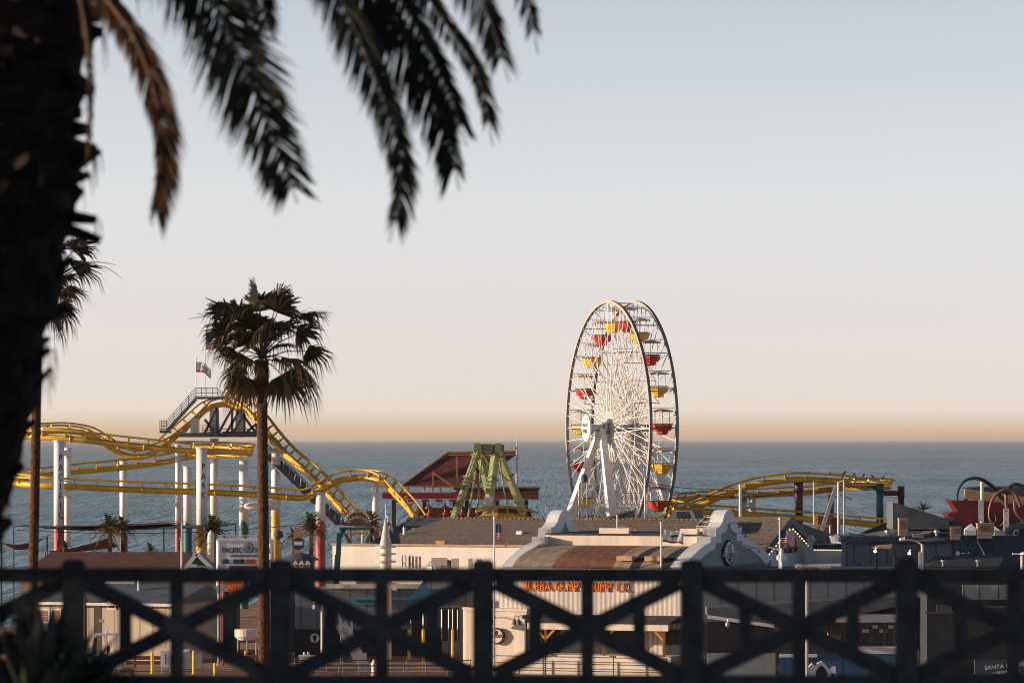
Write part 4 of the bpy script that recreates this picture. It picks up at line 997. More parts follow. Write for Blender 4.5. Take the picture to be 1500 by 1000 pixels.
# ------------------------------------------------------------------ flags
random.seed(31)
def flag(kind,px,pole_top,pole_bot,Y,fx,fy,w,h,label,droop=.35,pr=.05,base_z=None):
    b=P(px,pole_bot,Y) if base_z is None else PZ(px,base_z,Y); t=P(px,pole_top,Y)
    root=thing('flag_on_pole',label,'flag',b)
    mb=MB(); mb.tube([b,t],[pr*1.2,pr],8); mb.ball(t+ZZ*.08,.10,n=8,k=6); obj('pole',mb,M['white'],root)
    W,Hh=w*Y/F,h*Y/F; o=P(fx,fy,Y)
    ph=random.uniform(0,6)
    def fn(u,v,dz=0):      # u along the fly, v from the top 0..1
        x=W*u*(1-.10*u); z=-Hh*v-droop*Hh*u*(1.15*u)*(1-.15*v)-.05*Hh*math.sin(u*9+ph)
        y=.16*math.sin(u*7+ph+v*1.2)*min(1,u*4)*W*.5+.05*u*W
        return o+V((x,y+dz,z))
    if kind=='us':
        for nm,m,rows in (('red_stripes','usred',range(0,13,2)),('white_stripes','uswhite',range(1,13,2))):
            mb=MB()
            for r in rows:
                u0=.42 if r<7 else 0
                mb.sheet(lambda u,v: fn(u0+(1-u0)*u,(r+v)/13),12,1)
            obj(nm,mb,M[m],root)
        mb=MB(); mb.sheet(lambda u,v: fn(u*.42,v*7/13),8,5); ct=obj('canton',mb,M['usblue'],root)
        mb=MB()
        for i in range(9):
            for j in range(6 if i%2==0 else 5):
                cu,cv=.42*(i+.7)/9.4,(7/13)*((j+.7+(.5 if i%2 else 0))/6.4)
                for sgn in (-1,1):
                    vs_=[]
                    for k in range(10): rr=(.017 if k%2==0 else .007); a=k*math.pi/5; vs_.append(fn(cu+math.sin(a)*rr*.6,cv-math.cos(a)*rr,sgn*.012))
                    mb.add(vs_,[tuple(range(10))])
        obj('stars',mb,M['uswhite'],ct)
    else:
        mb=MB(); mb.sheet(lambda u,v: fn(u,v*.84),14,6); obj('white_field',mb,M['uswhite'],root)
        mb=MB(); mb.sheet(lambda u,v: fn(u,.84+v*.16),14,1); obj('red_stripe',mb,M['usred'],root)
        bearp=[(-.20,.02),(-.17,-.06),(-.10,-.09),(0,-.08),(.08,-.10),(.14,-.06),(.20,-.05),(.22,0),(.17,.03),(.14,.06),(.15,.15),(.10,.15),(.09,.07),(.0,.07),(-.06,.08),(-.05,.15),(-.10,.15),(-.12,.08),(-.16,.09),(-.17,.15),(-.22,.15),(-.21,.07)]
        mb=MB(); mb2=MB(); mb3=MB()
        for sgn in (-1,1):
            mb.add([fn(.55+x,.42+y,sgn*.014) for x,y in bearp],[tuple(range(len(bearp)))])
            vs_=[]
            for k in range(10): rr=(.085 if k%2==0 else .034); a=k*math.pi/5; vs_.append(fn(.17+math.sin(a)*rr*.62,.17-math.cos(a)*rr,sgn*.014))
            mb2.add(vs_,[tuple(range(10))])
        obj('bear',mb,M['bear'],root); obj('star',mb2,M['usred'],root)
        mb3.text('CALIFORNIA REPUBLIC',V((0,0,0)),.12*Hh,V((1,0,0)),ZZ,.0,fn=lambda x,y,z: fn(.52+x/W*.78,.71-y/Hh,-.016)); obj('lettering',mb3,M['bear'],root)
    return root
flag('us',301,485,583,450,301.6,487,26,24,'large striped national flag on the lift hill platform beside the palm crown',.10,.035)
flag('ca',287,527,583,450,287.5,529,24,15,'smaller white state flag on the left corner of the lift hill platform',.75,.035)
flag('us',724,759,985,317,726.5,767,19,24,'drooping striped national flag on pole left of the scrolled roof gable',.55,base_z=DECK)
flag('ca',968.5,767,985,317,970.5,776,34,18,'white bear flag streaming in front of the restaurant clerestory',.18,base_z=DECK)
flag('us',1142,761,834,318,1143.5,776,22,19,'striped national flag before the pale blue gable with bulbs',.38)
flag('ca',904,757,800,345,905.5,770,32,17,'pale state flag half behind the wooden roof scaffold above the restaurant',.30,base_z=DECK)
flag('us',567.5,758,800,346,568,764,9,10,'tiny national flag close right of the spire finial',.8,.03)
# scaffold ladder on the restaurant roof
mb=MB(); Yc=338
for px in (917,926,934.5): mb.beam(P(px,788,Yc),P(px,757,Yc),.13)
for y in (759,764,771,778): mb.beam(P(917,y,Yc),P(934.5,y,Yc),.12)
[mb.beam(P(x,788,Yc+1),P(x,757,Yc+1),.12) for x in (917,934)]; [mb.beam(P(x,759,Yc),P(x,759,Yc+1),.1) for x in (917,934)]
solo('roof_scaffold',mb,M['tanbeam'],'small tan scaffold frame standing on the restaurant clerestory roof','scaffold')
# skylight box and solar rack behind the right gable
mb=MB(); q=P(983,763,380); mb.prism([q,q+UX*2.4,q+UX*2.0+ZZ*.95,q+UX*.1+ZZ*1.0],VY*2.5); so=solo('roof_skylight',mb,M['greyroof'],'slanted blue glass skylight on the shingle ridge right of the wheel','skylight')
mb=MB(); mb.prism([q+UX*.5-VY*.02+ZZ*.08,q+UX*1.9-VY*.02+ZZ*.08,q+UX*1.6-VY*.02+ZZ*.85,q+UX*.55-VY*.02+ZZ*.85],-VY*.03); obj('glass',mb,M['glass'],so)
pn=thing('solar_rack','brown gridded roof panel rack left of the shaded scrolled gable','roof panels',P(1032,775,345))
mb=MB(); a=P(1020,772,343); mb.par(a,UX*1.9,VY*2.4+ZZ*.7,ZZ*.06); obj('panel',mb,M['rustbin'],pn)
mb=MB()
for k in range(4): mb.beam(a+UX*(k*.63)+ZZ*.08,a+UX*(k*.63)+VY*2.4+ZZ*.78,.07)
for k in range(3): mb.beam(a+(VY*2.4+ZZ*.7)*(k/2)+ZZ*.08,a+(VY*2.4+ZZ*.7)*(k/2)+UX*1.9+ZZ*.08,.07)
mb.par(a-ZZ*1.5,UX*2.2,VY*2.4,ZZ*1.45); obj('frame',mb,M['cream'],pn)

# ------------------------------------------------------------------ pale blue gable building with bulbs
C0=P(1187,830,352)               # right front corner region; gable faces right-front (plane along VY)
gb=thing('blue_gable_building','pale blue gabled building outlined in warm light bulbs','building',PZ(1180,DECK,354))
def ga(px,py): return fac(C0,px,py,VY)
def gzz(px,z): p=ga(px,800); return V((p.x,p.y,z))
pk=ga(1147,761); le=ga(1114,801); re=ga(1189,805)
le.z=re.z=(le.z+re.z)/2
mid=(le+re)/2; pk=V((mid.x,mid.y,pk.z))
a=V((le.x,le.y,DECK)); b=V((re.x,re.y,DECK)); dd=-UX
mb=MB(); mb.prism([a,b,re,pk,le],dd*5); obj('gable_wall',mb,M['paleblue'],gb)
for s0 in (le,re):
    mb=MB(); out=(s0-pk).normalized(); p=pk+ZZ*.06+UX*.45; q=s0+out*.5+UX*.45
    mb.prism([p,q,q+ZZ*.16,p+ZZ*.16],dd*5.9); obj('roof_slope',mb,M['shingle'] if s0 is le else M['teal'],gb)
    mb=MB(); mb.prism([p+UX*.01-ZZ*.42,q+UX*.01-ZZ*.42,q+UX*.01+ZZ*.18,p+UX*.01+ZZ*.18],UX*.08); obj('barge_board',mb,M['teal'],gb)
    mb=MB()
    for i in range(11): c=pk.lerp(s0,(i+.8)/11.5)+UX*.40-ZZ*.62; mb.ball(c,.075,n=6,k=4)
    obj('string_light',mb,M['bulb'],gb)
mb=MB(); c=(le+re)/2+UX*.06; mb.text('REAL',V((c.x,c.y,ga(1147,797).z)),1.35,VY,ZZ,.08,sx=2.5); obj('red_lettering',mb,M['gred'],gb)
mb=MB(); mb.text('SEASIDE',V((c.x,c.y,ga(1147,806.5).z)),.62,VY,ZZ,.08,sx=2.9); obj('dark_lettering',mb,M['ink'],gb)
# low wing to the right
Wq=P(1189,830,349); w0=fac(Wq,1189,803); w1=fac(Wq,1240,803)
mb=MB(); mb.par(V((w0.x,w0.y,DECK)),(w1-w0)*V((1,1,0)),VY*5,ZZ*(w0.z-DECK)); obj('wing_wall',mb,M['paleblue'],gb)
mb=MB(); mb.par(w0-VY*.5+ZZ*.0,(w1-w0)*V((1,1,0)),VY*5.4,ZZ*.32); obj('wing_roof_edge',mb,M['teal'],gb)
mb=MB()
for i in range(22): mb.ball(w0+(w1-w0)*V((1,1,0))*((i+.5)/22)-VY*.45-ZZ*.10,.05,n=6,k=4)
obj('string_light',mb,M['bulb'],gb)
for px in (1190,1238):
    q=fac(Wq,px,803)-VY*.35; mb=MB(); mb.box(V((q.x,q.y,DECK)),.42,.42,q.z-DECK+.65); mb.lathe(V((q.x,q.y,q.z+.65)),[(.42,0),(.42,.08),(.05,.5)],4); obj('corner_post',mb,M['paleblue'],gb)
# lamps on the restaurant terrace roof edge right (street lights by the flag)
sl=thing('double_street_lamp','white double arm street lamp before the pale blue gable','street lamp',P(1145,838,317))
mb=MB(); mb.tube([P(1145,838,317),P(1145,818,317)],.10,8); mb.lathe(P(1145,822,317),[(.2,0),(.25,.2),(.12,.9),(.04,1.0)],10); obj('pole',mb,M['whitesteel'],sl)
mb=MB(); mb.tube([P(1144,808,317),P(1137,803,317),P(1126,801,317)],.06,6); obj('arm',mb,M['whitesteel'],sl)
for px in (1141,1149): mb=MB(); mb.lathe(P(px,821,317),[(.05,0),(.17,.1),(.17,.35),(.06,.45)],10); obj('lantern',mb,M['white'],sl)

# ------------------------------------------------------------------ flat roofed hall, rides and kiosks at the right
gh=thing('grey_hall','long blue grey hall with peaked roofs and lettering on its dark end','hall',PZ(1370,DECK,345))
Yg=345
mb=MB(); a=P(1242,790,Yg); mb.par(V((a.x,a.y,DECK)),V((340*Yg/F,0,0)),V((0,22,0)),ZZ*(P(1,792,Yg).z-DECK)); obj('front_wall',mb,M['greywall'],gh)
mb=MB(); a=P(1396,840,Yg-.12); mb.par(V((a.x,a.y,DECK)),V(((1560-1396)*Yg/F,0,0)),V((0,.1,0)),ZZ*(P(1,784,Yg).z-DECK)); obj('dark_panel',mb,M['navywall'],gh)
mb=MB(); mb.hip(P(1272,793,Yg-.6),V(((1391-1272)*Yg/F,0,0)),V((0,18,0)),1.5,5.5,4); mb.par(P(1236,795,Yg-.4),V((3,0,0)),V((0,10,0)),ZZ*.5); obj('hip_roof',mb,M['greyroof'],gh)
mb=MB(); mb.prism([P(1308,775,Yg+4),P(1308,735,Yg+4),P(1390,760,Yg+4),P(1390,775,Yg+4)],V((0,6,0))); obj('gable_roof',mb,M['greyroof'],gh)
mb=MB(); mb.prism([P(1336,788,Yg+1),P(1388,757,Yg+10),P(1412,766,Yg+10),P(1412,788,Yg+1)],V((0,1,0))); obj('skylight_roof',mb,M['darkroof'],gh)
for t in (.12,.38,.64,.86):
    a=P(1341,786,Yg+.7).lerp(P(1384,760,Yg+9.0),t); b=P(1341,786,Yg+.7).lerp(P(1384,760,Yg+9.0),t+.15)
    mb=MB(); mb.prism([a,a+V((.75,0,0)),b+V((.75,0,0)),b],V((0,-.12,.10))); obj('skylight',mb,M['acmetal'],gh)
for px,py,k in ((1254,789,0),(1263,790,1),(1300,786,1),(1345,789,0),(1372,786,1),(1464,784,0),(1246,791,1)):
    mb=MB(); q=P(px,py+3,Yg+1.5)
    if k: mb.cyl(q,q+ZZ*.55,.13,n=8); mb.lathe(q+ZZ*.5,[(.13,0),(.26,.05),(.22,.2),(.04,.26)],10)
    else: mb.box(q,.9,.7,.5); mb.box(q+ZZ*.51,1.0,.8,.06); mb.tube([q+V((.5,0,.2)),q+V((1.4,0,.2)),q+V((1.4,0,-.2))],.06,5)
    obj('roof_vent',mb,M['metal'] if k else M['concrete'],gh)
mb=MB(); mb.par(P(1242,796,Yg-.35),V((152*Yg/F,0,0)),V((0,.3,0)),ZZ*.22); obj('eave_trim',mb,M['greyroof'],gh)
zq=Yg-.16
mb=MB(); mb.text('EAT',P(1399,792,zq),.58,V((1,0,0)),ZZ,.04,'LEFT'); mb.text('& PLAY',P(1399,801,zq),.55,V((1,0,0)),ZZ,.04,'LEFT'); obj('lettering',mb,M['turq'],gh)
mb=MB(); mb.prism([P(1423,790,zq),P(1430,790,zq),P(1442,813,zq),P(1434,813,zq)],V((0,-.05,0))); mb.prism([P(1454,812,zq),P(1456,800,zq),P(1453,801,zq),P(1462,792,zq),P(1466,801,zq),P(1463,801,zq),P(1462,813,zq)],V((0,-.05,0))); obj('arrow_sign',mb,M['teal'],gh)
mb=MB(); mb.prism([P(1430,791,zq-.06),P(1432,791,zq-.06),P(1443,812,zq-.06),P(1441,812,zq-.06)],V((0,-.03,0))); mb.cyl(P(1403,810,zq),P(1403,810,zq-.05),.19,n=16); mb.box(P(1411,811,zq),.35,.04,.1); mb.cyl(P(1419,809.5,zq),P(1419,809.5,zq-.05),.1,n=8); obj('white_marks',mb,M['white'],gh)
for x0,x1,y0,y1,l in ((1317,1330,760,779,'upright tan air conditioner on the left of the grey hall roof'),(1393,1408,772,785,'small square tan air conditioner at the middle of the grey hall roof'),(1432,1456,767,783,'largest wide tan air conditioner below the red boat ride')):
    t=thing('air_conditioner',l,'air conditioner',P((x0+x1)/2,y1+3,Yg-.3),'rooftop air conditioners'); Ya=Yg-1.2
    mb=MB(); w=(x1-x0)*Ya/F; h=(y1-y0)*Ya/F; mb.par(P(x0,y1,Ya),V((w,0,0)),V((0,1.2,0)),ZZ*h); mb.par(P(x0-.5,y0,Ya-.06),V((w+.06,0,0)),V((0,1.32,0)),ZZ*.06)
    mb.par(P(x0,y1,Ya)-ZZ*.3,V((w*.9,0,0)),V((0,1.0,0)),ZZ*.28); obj('housing',mb,M['acmetal'],t)
    mb=MB(); mb.par(P(x0,y1,Ya)+V((w*.12,-.02,h*.3)),V((w*.62,0,0)),V((0,.015,0)),ZZ*h*.55); g=obj('grille',mb,M['rustbin'],t)
    mb=MB()
    for i in range(5): mb.par(P(x0,y1,Ya)+V((w*.14,-.04,h*(.34+.1*i))),V((w*.58,0,0)),V((0,.015,0)),ZZ*h*.03)
    obj('slats',mb,M['acmetal'],g)
# boat shaped red ride with tan beam and black roof, copper tentacle hoops
br=thing('red_boat_ride','dark red boat shaped ride under a black roofed tan beam','ride',PZ(1460,DECK,395))
Yr=395
mb=MB(); mb.prism([P(1392,733,Yr),P(1540,733,Yr),P(1540,790,Yr),P(1400,782,Yr),P(1388,752,Yr),P(1404,749,Yr)],V((0,5,0))); mb.prism([P(1388,753,Yr-1),P(1440,748,Yr-1),P(1424,768,Yr-1),P(1404,772,Yr-1)],V((0,1,0))); obj('hull',mb,M['boatred'],br)
mb=MB(); mb.beam(P(1413,721,Yr-1.2),P(1560,741,Yr-1.2),.5,.72); mb.beam(P(1414,727,Yr-.6),P(1560,745,Yr-.6),.3,.35); obj('beam',mb,M['tanbeam'],br)
mb=MB(); mb.prism([P(1413,715.5,Yr-1),P(1440,713,Yr+4),P(1560,713,Yr+4),P(1560,735,Yr-1)],V((0,3,.05))); obj('roof',mb,M['darkroof'],br)
for x,y0,y1 in ((1415,728,760),(1467,730,770)): mb=MB(); mb.beam(P(x,y1,Yr+2),P(x,y0,Yr+2),.4); obj('post',mb,M['darktimber'],br)
def hoop(pts,r0,r1,Y,l,m='tentacle'):
    sp=spline([(x,y,Y+d) for x,y,d in pts],10); ps=[P(*q) for q in sp]; n=len(ps)
    mb=MB(); mb.tube(ps,[.72*(r0+(r1-r0)*i/(n-1)) for i in range(n)],8); solo('tentacle_hoop',mb,M[m],l,'ride arm','curled arms of the boat ride',True)
hoop([(1402,733,0),(1404,717,0),(1413,704,0),(1427,700,0),(1440,703,0),(1453,712,.5),(1465,727,1),(1472,738,1)],.13,.32,391,'largest dark arched arm rising from the boat bow','bird')
hoop([(1453,765,0),(1449,757,0),(1451,738,0),(1460,723,0),(1474,717,0),(1486,722,0),(1492,734,0),(1495,742,0)],.13,.24,388,'copper coloured arm curling in front of the tan beam')
hoop([(1474,724,0),(1474,740,0),(1476,755,0),(1473,763,0),(1465,770,0)],.25,.10,387,'copper arm hanging down by the vertical white sign')
hoop([(1473,730,0),(1476,716,0),(1486,709,0),(1498,712,0),(1512,722,0),(1520,740,0)],.15,.3,392,'dark arm arching off the right picture edge','bird')
hoop([(1486,735,0),(1487,748,0),(1493,757,0),(1502,764,0)],.2,.1,389,'short copper arm at the right picture edge below the dark arch')
hoop([(1449,757,0),(1452,764,0),(1457,766,0),(1459,758,0),(1457,753,0)],.1,.06,387.5,'small curled copper tip above the wide air conditioner')
tc_=thing('teal_sign_column','slim pale teal column with vertical dark lettering beside the dark arch','sign column',PZ(1438,DECK,385))
mb=MB(); mb.tube([PZ(1438.5,DECK,385),P(1438.5,705,385)],.17,12); obj('column',mb,M['palegreen'],tc_)
mb=MB(); mb.box(P(1437,764,384.7),.42,.05,2.0); pb=obj('sign_board',mb,M['white'],tc_)
mb=MB()
for i,ch in enumerate('PACIFIC'): mb.text(ch,P(1437,736+i*4.2,384.6),.26,V((1,0,0)),ZZ,.02)
obj('lettering',mb,M['teal'],pb)
vs2=thing('vertical_pier_sign','white upright letters of a vertical sign before the red boat','sign',PZ(1474,DECK,383))
mb=MB(); mb.box(P(1474,779,383),.50,.08,34*383/F); mb.tube([PZ(1474,DECK,383.2),P(1474,779,383.2)],.1,6); obj('board',mb,M['white'],vs2)
mb=MB()
for i,ch in enumerate('PIER'): mb.text(ch,P(1474,749+i*8,382.93),.5,V((1,0,0)),ZZ,.02)
obj('lettering',mb,M['gred'],vs2)
for c_,w,Yt,l in ((1421,1.1,374,'small white peaked tent left of the wide air conditioner'),(1450,1.6,376,'larger white tent top behind the wide air conditioner')):
    ht=thing('white_tent',l,'tent',PZ(c_,DECK,Yt),'white tents')
    mb=MB(); q=P(c_,776,Yt); mb.add([q+V((-w/2,-w/2,0)),q+V((w/2,-w/2,0)),q+V((w/2,w/2,0)),q+V((-w/2,w/2,0)),q+V((0.1,0,.6)),q+V((-w/2,-w/2,-.5)),q+V((w/2,-w/2,-.5)),q+V((w/2,w/2,-.5)),q+V((-w/2,w/2,-.5))],[(0,1,4),(1,2,4),(2,3,4),(3,0,4),(5,6,1,0),(6,7,2,1),(7,8,3,2),(8,5,0,3)]); obj('canvas',mb,M['white'],ht)
    for a in (-.45,.45):
        mb=MB(); mb.tube([PZ(c_,DECK,Yt)+V((a*w,0,0)),q+V((a*w,0,-.1))],.05,6); obj('pole',mb,M['metal'],ht)
# arcade front with an arch mark at the far right edge
ar=thing('arch_sign_kiosk','grey kiosk with a white arch mark at the right picture edge','kiosk',PZ(1490,DECK,350))
mb=MB(); mb.prism([P(1476,836,350),P(1476,779,350),P(1485,770,350),P(1500,765,350),P(1540,766,350),P(1540,836,350)],V((0,3,0))); mb.par(PZ(1476,DECK,350),V((3.6,0,0)),V((0,3,0)),ZZ*(P(1,836,350).z-DECK)); obj('body',mb,M['greyroof'],ar)
mb=MB(); a=[]; 
for i in range(13): t=math.pi*i/12; a.append(P(1489+4*math.cos(t),781-5*math.sin(t),349.9))
a=[P(1493,785,349.9)]+a+[P(1485,787,349.9)]; mb.tube(a,.06,6); obj('arch_mark',mb,M['white'],ar)
mb=MB(); mb.cyl(P(1500,781,349.9),P(1500,781,349.8),.45,n=18); obj('disc_mark',mb,M['dark'],ar)
mb=MB(); mb.lathe(P(1474,784,352),[(.14,0),(.13,.1),(.03,.42)],10); solo('traffic_cone',mb,M['orangesign'],'tiny orange cone on the roof edge at the far right','cone')
# rust panel with orange edge, leaning boom, tall white inverted U frame
bn=thing('ride_backdrop','rust brown backdrop box with an orange stripe beyond the gable','ride backdrop',PZ(1210,DECK,400))
mb=MB(); mb.prism([P(1195,781,400),P(1195,755,400),P(1225,757,400),P(1231,768,400),P(1231,781,400)],V((0,3,0))); mb.par(PZ(1196,DECK,400),V((2.2,0,0)),V((0,2.6,0)),ZZ*(P(1,781,400).z-DECK-.01)); obj('panel',mb,M['rustbin'],bn)
mb=MB(); mb.prism([P(1193,777,399.9),P(1193,753,399.9),P(1198,755,399.9),P(1199,777,399.9)],V((0,-.2,0))); obj('stripe',mb,M['goldbase'],bn)
mb=MB(); mb.beam(P(1204,776,398),P(1225,712,398),.35); mb.beam(P(1200,790,398),P(1206,772,398),.25); mb.tube([P(1222,728,398),P(1234,724,398),P(1248,732,398)],.08,6); mb.tube([P(1203,778,398),PZ(1200,DECK,398)],.2,8)
solo('leaning_ride_boom',mb,M['concrete'],'grey diagonal ride boom leaning across the right coaster track','ride boom')
mb=MB(); mb.tube([PZ(1228,DECK,362),P(1228,706,362),P(1236,704,362)],.09,8); mb.tube([PZ(1236,DECK,362),P(1236,703,362)],.09,8); mb.box(P(1232,795,362),1.1,.5,.35)
solo('tall_portal_frame',mb,M['whitesteel'],'tall narrow white portal frame rising in front of the coaster end','portal frame')
for px,tp,l in ((1192,706,'thin white pole left of the leaning boom'),(1084.5,711,'pair post beside the two tone column, nearest the shaded gable'),(1172,770,'short white pole right of the bulb lined gable')):
    mb=MB(); mb.tube([PZ(px,DECK,395),P(px,tp,395)],.07 if px!=1084.5 else .14,6); mb.ball(P(px,tp,395),.1 if px!=1084.5 else .16,n=6,k=4); mb.lathe(PZ(px,DECK,395),[(.2,0),(.2,.2),(.1,.3)],8)
    solo('thin_pole',mb,M['whitesteel'],l,'pole','thin poles before the right coaster')
mb=MB(); mb.par(P(1160,771,392),V((58*392/F,0,0)),V((0,.3,0)),ZZ*.15); mb.par(P(1168,783,392),V((36*392/F,0,0)),V((0,1.5,0)),ZZ*.35)
for px in (1162,1180,1216): mb.tube([PZ(px,DECK,392),P(px,770,392)],.06,5)
solo('pipe_barrier',mb,M['metal'],'grey pipe barrier between the bulb lined gable and the rust backdrop','barrier')
mb=MB()
random.seed(4)
for k in range(60): a=P(1352,746,372); t=random.uniform(0,6.28); e=R(random.uniform(5,80)); l=random.uniform(.5,1.05); d=V((math.cos(t)*math.cos(e)*1.3,math.sin(t)*math.cos(e),math.sin(e))); mb.taper(a,a+d*l,.05,.01)
b_=thing('spiky_bush','dark spiky bush above the grey gable roof at the right','bush',P(1352,748,372)); obj('leaves',mb,M['agave'],b_)
mb=MB(); mb.tube([PZ(1352,DECK,372),P(1352,745,372)],.12,6); obj('trunk',mb,M['woodbark'],b_)
# lit kiosk, street lamp, dark flat roof
kk=thing('lamp_kiosk','dark open kiosk with bright floodlights under its tan roof','kiosk',PZ(1310,DECK,318))
Yk=318
mb=MB(); mb.prism([P(1276,803,Yk),P(1284,799,Yk+3),P(1307,797,Yk+3),P(1305,803.5,Yk)],V((0,.3,.02))); obj('roof_left',mb,M['tanbeam'],kk)
mb=MB(); mb.prism([P(1305,803.5,Yk),P(1308,797,Yk+3),P(1346,804,Yk+3),P(1342,807,Yk)],V((0,.3,.02))); obj('roof_right',mb,M['darkroof'],kk)
for px in (1284,1311,1341): mb=MB(); mb.beam(PZ(px,DECK,Yk+.5),P(px,803,Yk+.5),.16); obj('post',mb,M['darktimber'],kk)
mb=MB(); mb.par(P(1312,834,Yk+1.0),V((30*Yk/F,0,0)),V((0,2,0)),ZZ*1.0); mb.prism([P(1313,816,Yk+.9),P(1326,812,Yk+.9),P(1331,817,Yk+.9)],V((0,.3,0))); mb.par(PZ(1312,DECK,Yk+1),V((1.5,0,0)),V((0,2,0)),ZZ*(P(1,834,Yk).z-DECK)); obj('counter',mb,M['dark'],kk)
for px,py in ((1282,807),(1332,810)): mb=MB(); q=P(px,py,Yk-.3); mb.ball(q,.12,.1,.12); mb.tube([q+V((0,.1,.1)),q+V((.1,.4,.25))],.04,5); obj('floodlight',mb,M['lamplit'],kk)
st=thing('street_lamp','curved arm white street lamp in front of the grey hall','street lamp',PZ(1351,DECK,315))
mb=MB(); mb.tube([PZ(1351,DECK,315),P(1351,797,315)],[.12,.10],10); mb.box(P(1347.5,832,315),.16,.2,1.2); obj('pole',mb,M['whitesteel'],st)
mb=MB(); mb.tube([P(1350,797,315),P(1344,793,315),P(1334,790,315),P(1322,789.5,315)],.06,8); obj('arm',mb,M['whitesteel'],st)
mb=MB(); mb.lathe(P(1317,789.6,315),[(.05,0),(.13,.1),(.13,.4),(.05,.5)],8,V((1,0,0))); mb.tube([P(1325,789,315),P(1325,786,315)],.05,5); obj('lamp_head',mb,M['white'],st)
lr=thing('low_dark_shed','low shed with dark slatted roof right of the street lamp','shed',PZ(1410,DECK,322))
mb=MB(); mb.prism([P(1358,830,322),P(1372,817,327),P(1470,817,327),P(1462,832,322)],V((0,2,.1))); mb.par(P(1360,833,322.2),V((5,0,0)),V((0,6,0)),-ZZ*(P(1,833,322).z-DECK)); obj('roof',mb,M['darkroof'],lr)
mb=MB(); mb.beam(P(1358,832.5,321.8),P(1462,834,321.8),.15,.14); obj('eave',mb,M['concrete'],lr)
for px in (1381,1432): mb=MB(); q=P(px,829,322.5); mb.cyl(q,q+ZZ*.35,.06,n=6); mb.lathe(q+ZZ*.3,[(.05,0),(.16,.08),(.16,.16),(.03,.2)],10); obj('roof_vent',mb,M['metal'],lr)
mb=MB(); mb.lathe(P(1500,812,318),[(.3,0),(.3,.1),(.1,.2)],12); mb.par(P(1484,812,318),V((1.6,0,0)),V((0,.4,0)),ZZ*.10); mb.tube([PZ(1497,DECK,318.2),P(1497,812,318.2)],.1,6)
solo('arm_lamp',mb,M['white'],'pale flat lamp bar at the right edge below the arch mark','lamp')
for l,px,tp,Y in (('tall white pole behind the crossed rails at the lower right, below the bulb lined wing',1182,838,306),):
    mb=MB(); mb.tube([PZ(px,DECK,Y),P(px,tp,Y)],.11,8); mb.beam(P(1165,829,Y),P(1232,827,Y),.25,.2); mb.box(P(1171,836,Y),.35,.3,.5); mb.box(P(1208,836,Y),.8,.4,.42); mb.tube([P(px,tp,Y),P(1190,829,Y)],.08,6)
    solo('signal_pole',mb,M['whitesteel'],l,'pole')
mb=MB(); q=P(1258,833,325); mb.lathe(q-ZZ*.2,[(.62,0),(.05,.75)],4); mb.lathe(V((q.x,q.y,DECK)),[(.4,0),(.4,q.z-DECK-.2)],4)
solo('teal_kiosk_top',mb,M['teal'],'small teal pyramid kiosk top just above the rail right of the pale blue wing','kiosk')
# ------------------------------------------------------------------ left of the pier: sails, small palms, billboard, carousel arch
random.seed(17)
def sail(corners,sag,m,label):
    a,b,c,d=[P(*q) for q in corners]
    def fn(u,v):
        p=a.lerp(b,u).lerp(d.lerp(c,u),v); return p-ZZ*sag*16*u*(1-u)*v*(1-v)-ZZ*sag*.5*4*u*(1-u)*(1 if v<.01 or v>.99 else 0)
    root=thing('shade_sail',label,'shade sail',V((a.x,a.y,DECK)),'shade sails at the coaster foot')
    mb=MB(); mb.sheet(fn,14,6); mb.sheet(lambda u,v: fn(u,v)-ZZ*.03,14,6); obj('cloth',mb,M[m],root)
    mb=MB()
    for q in (a,b): mb.tube([V((q.x,q.y,DECK)),q],.07,6)
    obj('post',mb,M['gunmetal'],root)
sail([(20,770,404),(300,772,404),(235,766,418),(40,768,418)],.5,'sailteal','long dark teal shade sail stretched right across the coaster column feet')
sail([(85,771,410),(262,766,412),(240,764,420),(95,769,420)],.2,'sailred','narrow crimson shade sail just above the long dark teal one')
sail([(2,794,398),(69,784,400),(60,788,412),(6,796,412)],.9,'sailred','maroon shade sail at the far left with one corner raised, beside the leaning palm')
sail([(66,808,396),(160,787,398),(172,800,410),(76,806,410)],.4,'sailred','maroon shade sail below the middle of the long teal sail')
sail([(240,773,406),(345,767,410),(330,764,420),(250,768,420)],.3,'sailteal','thin dark sail right of the tall lettered column foot')
def small_palm(px,top,Y,r,label,gold=.5,n=26):
    c=P(px,top,Y); root=thing('feather_palm',label,'palm tree',PZ(px,DECK,Y),'small feathery palms around the coaster')
    mb=MB(); mb.tube([PZ(px,DECK,Y),P(px+1,top+10,Y),c],[.22,.2,.17],8); obj('trunk',mb,M['fantrunk'],root)
    mb=MB()
    for k in range(n):
        az=k*2.4; el=R(80-115*k/n); o=V((math.cos(az)*math.cos(el),math.sin(az)*math.cos(el),math.sin(el))); sd=o.cross(ZZ).normalized(); mb.cur=1 if random.random()<gold*(k/n)*1.4 else 0
        prev=c
        for i in range(1,12):
            t=i/12; p=c+o*r*t-ZZ*r*.75*t*t*math.cos(el)
            for sg in (-1,1):
                l=.34*r*(1-.5*t); e=p+sd*sg*l*.75+o*l*.55-ZZ*l*random.uniform(.25,.6); ww=o*.045*r
                mb.add([p-ww,p+ww,e],[(0,1,2)])
            mb.add([prev+sd*.02,prev-sd*.02,p-sd*.02,p+sd*.02],[(0,1,2,3)]); prev=p
    obj('crown',mb,[M['fan'],M['fandry']],root)
small_palm(160,775,398,1.9,'golden feather palm before the coaster columns, tallest of the left pair',.9)
small_palm(179,773,403,1.5,'darker feather palm touching the golden one at the left coaster columns',.3)
small_palm(95,800,396,.9,'low tawny palm tuft right of the lettered left column',.7,16)
small_palm(220,806,392,1.1,'small palm tuft peeking over the brown roof ridge',.5,14)
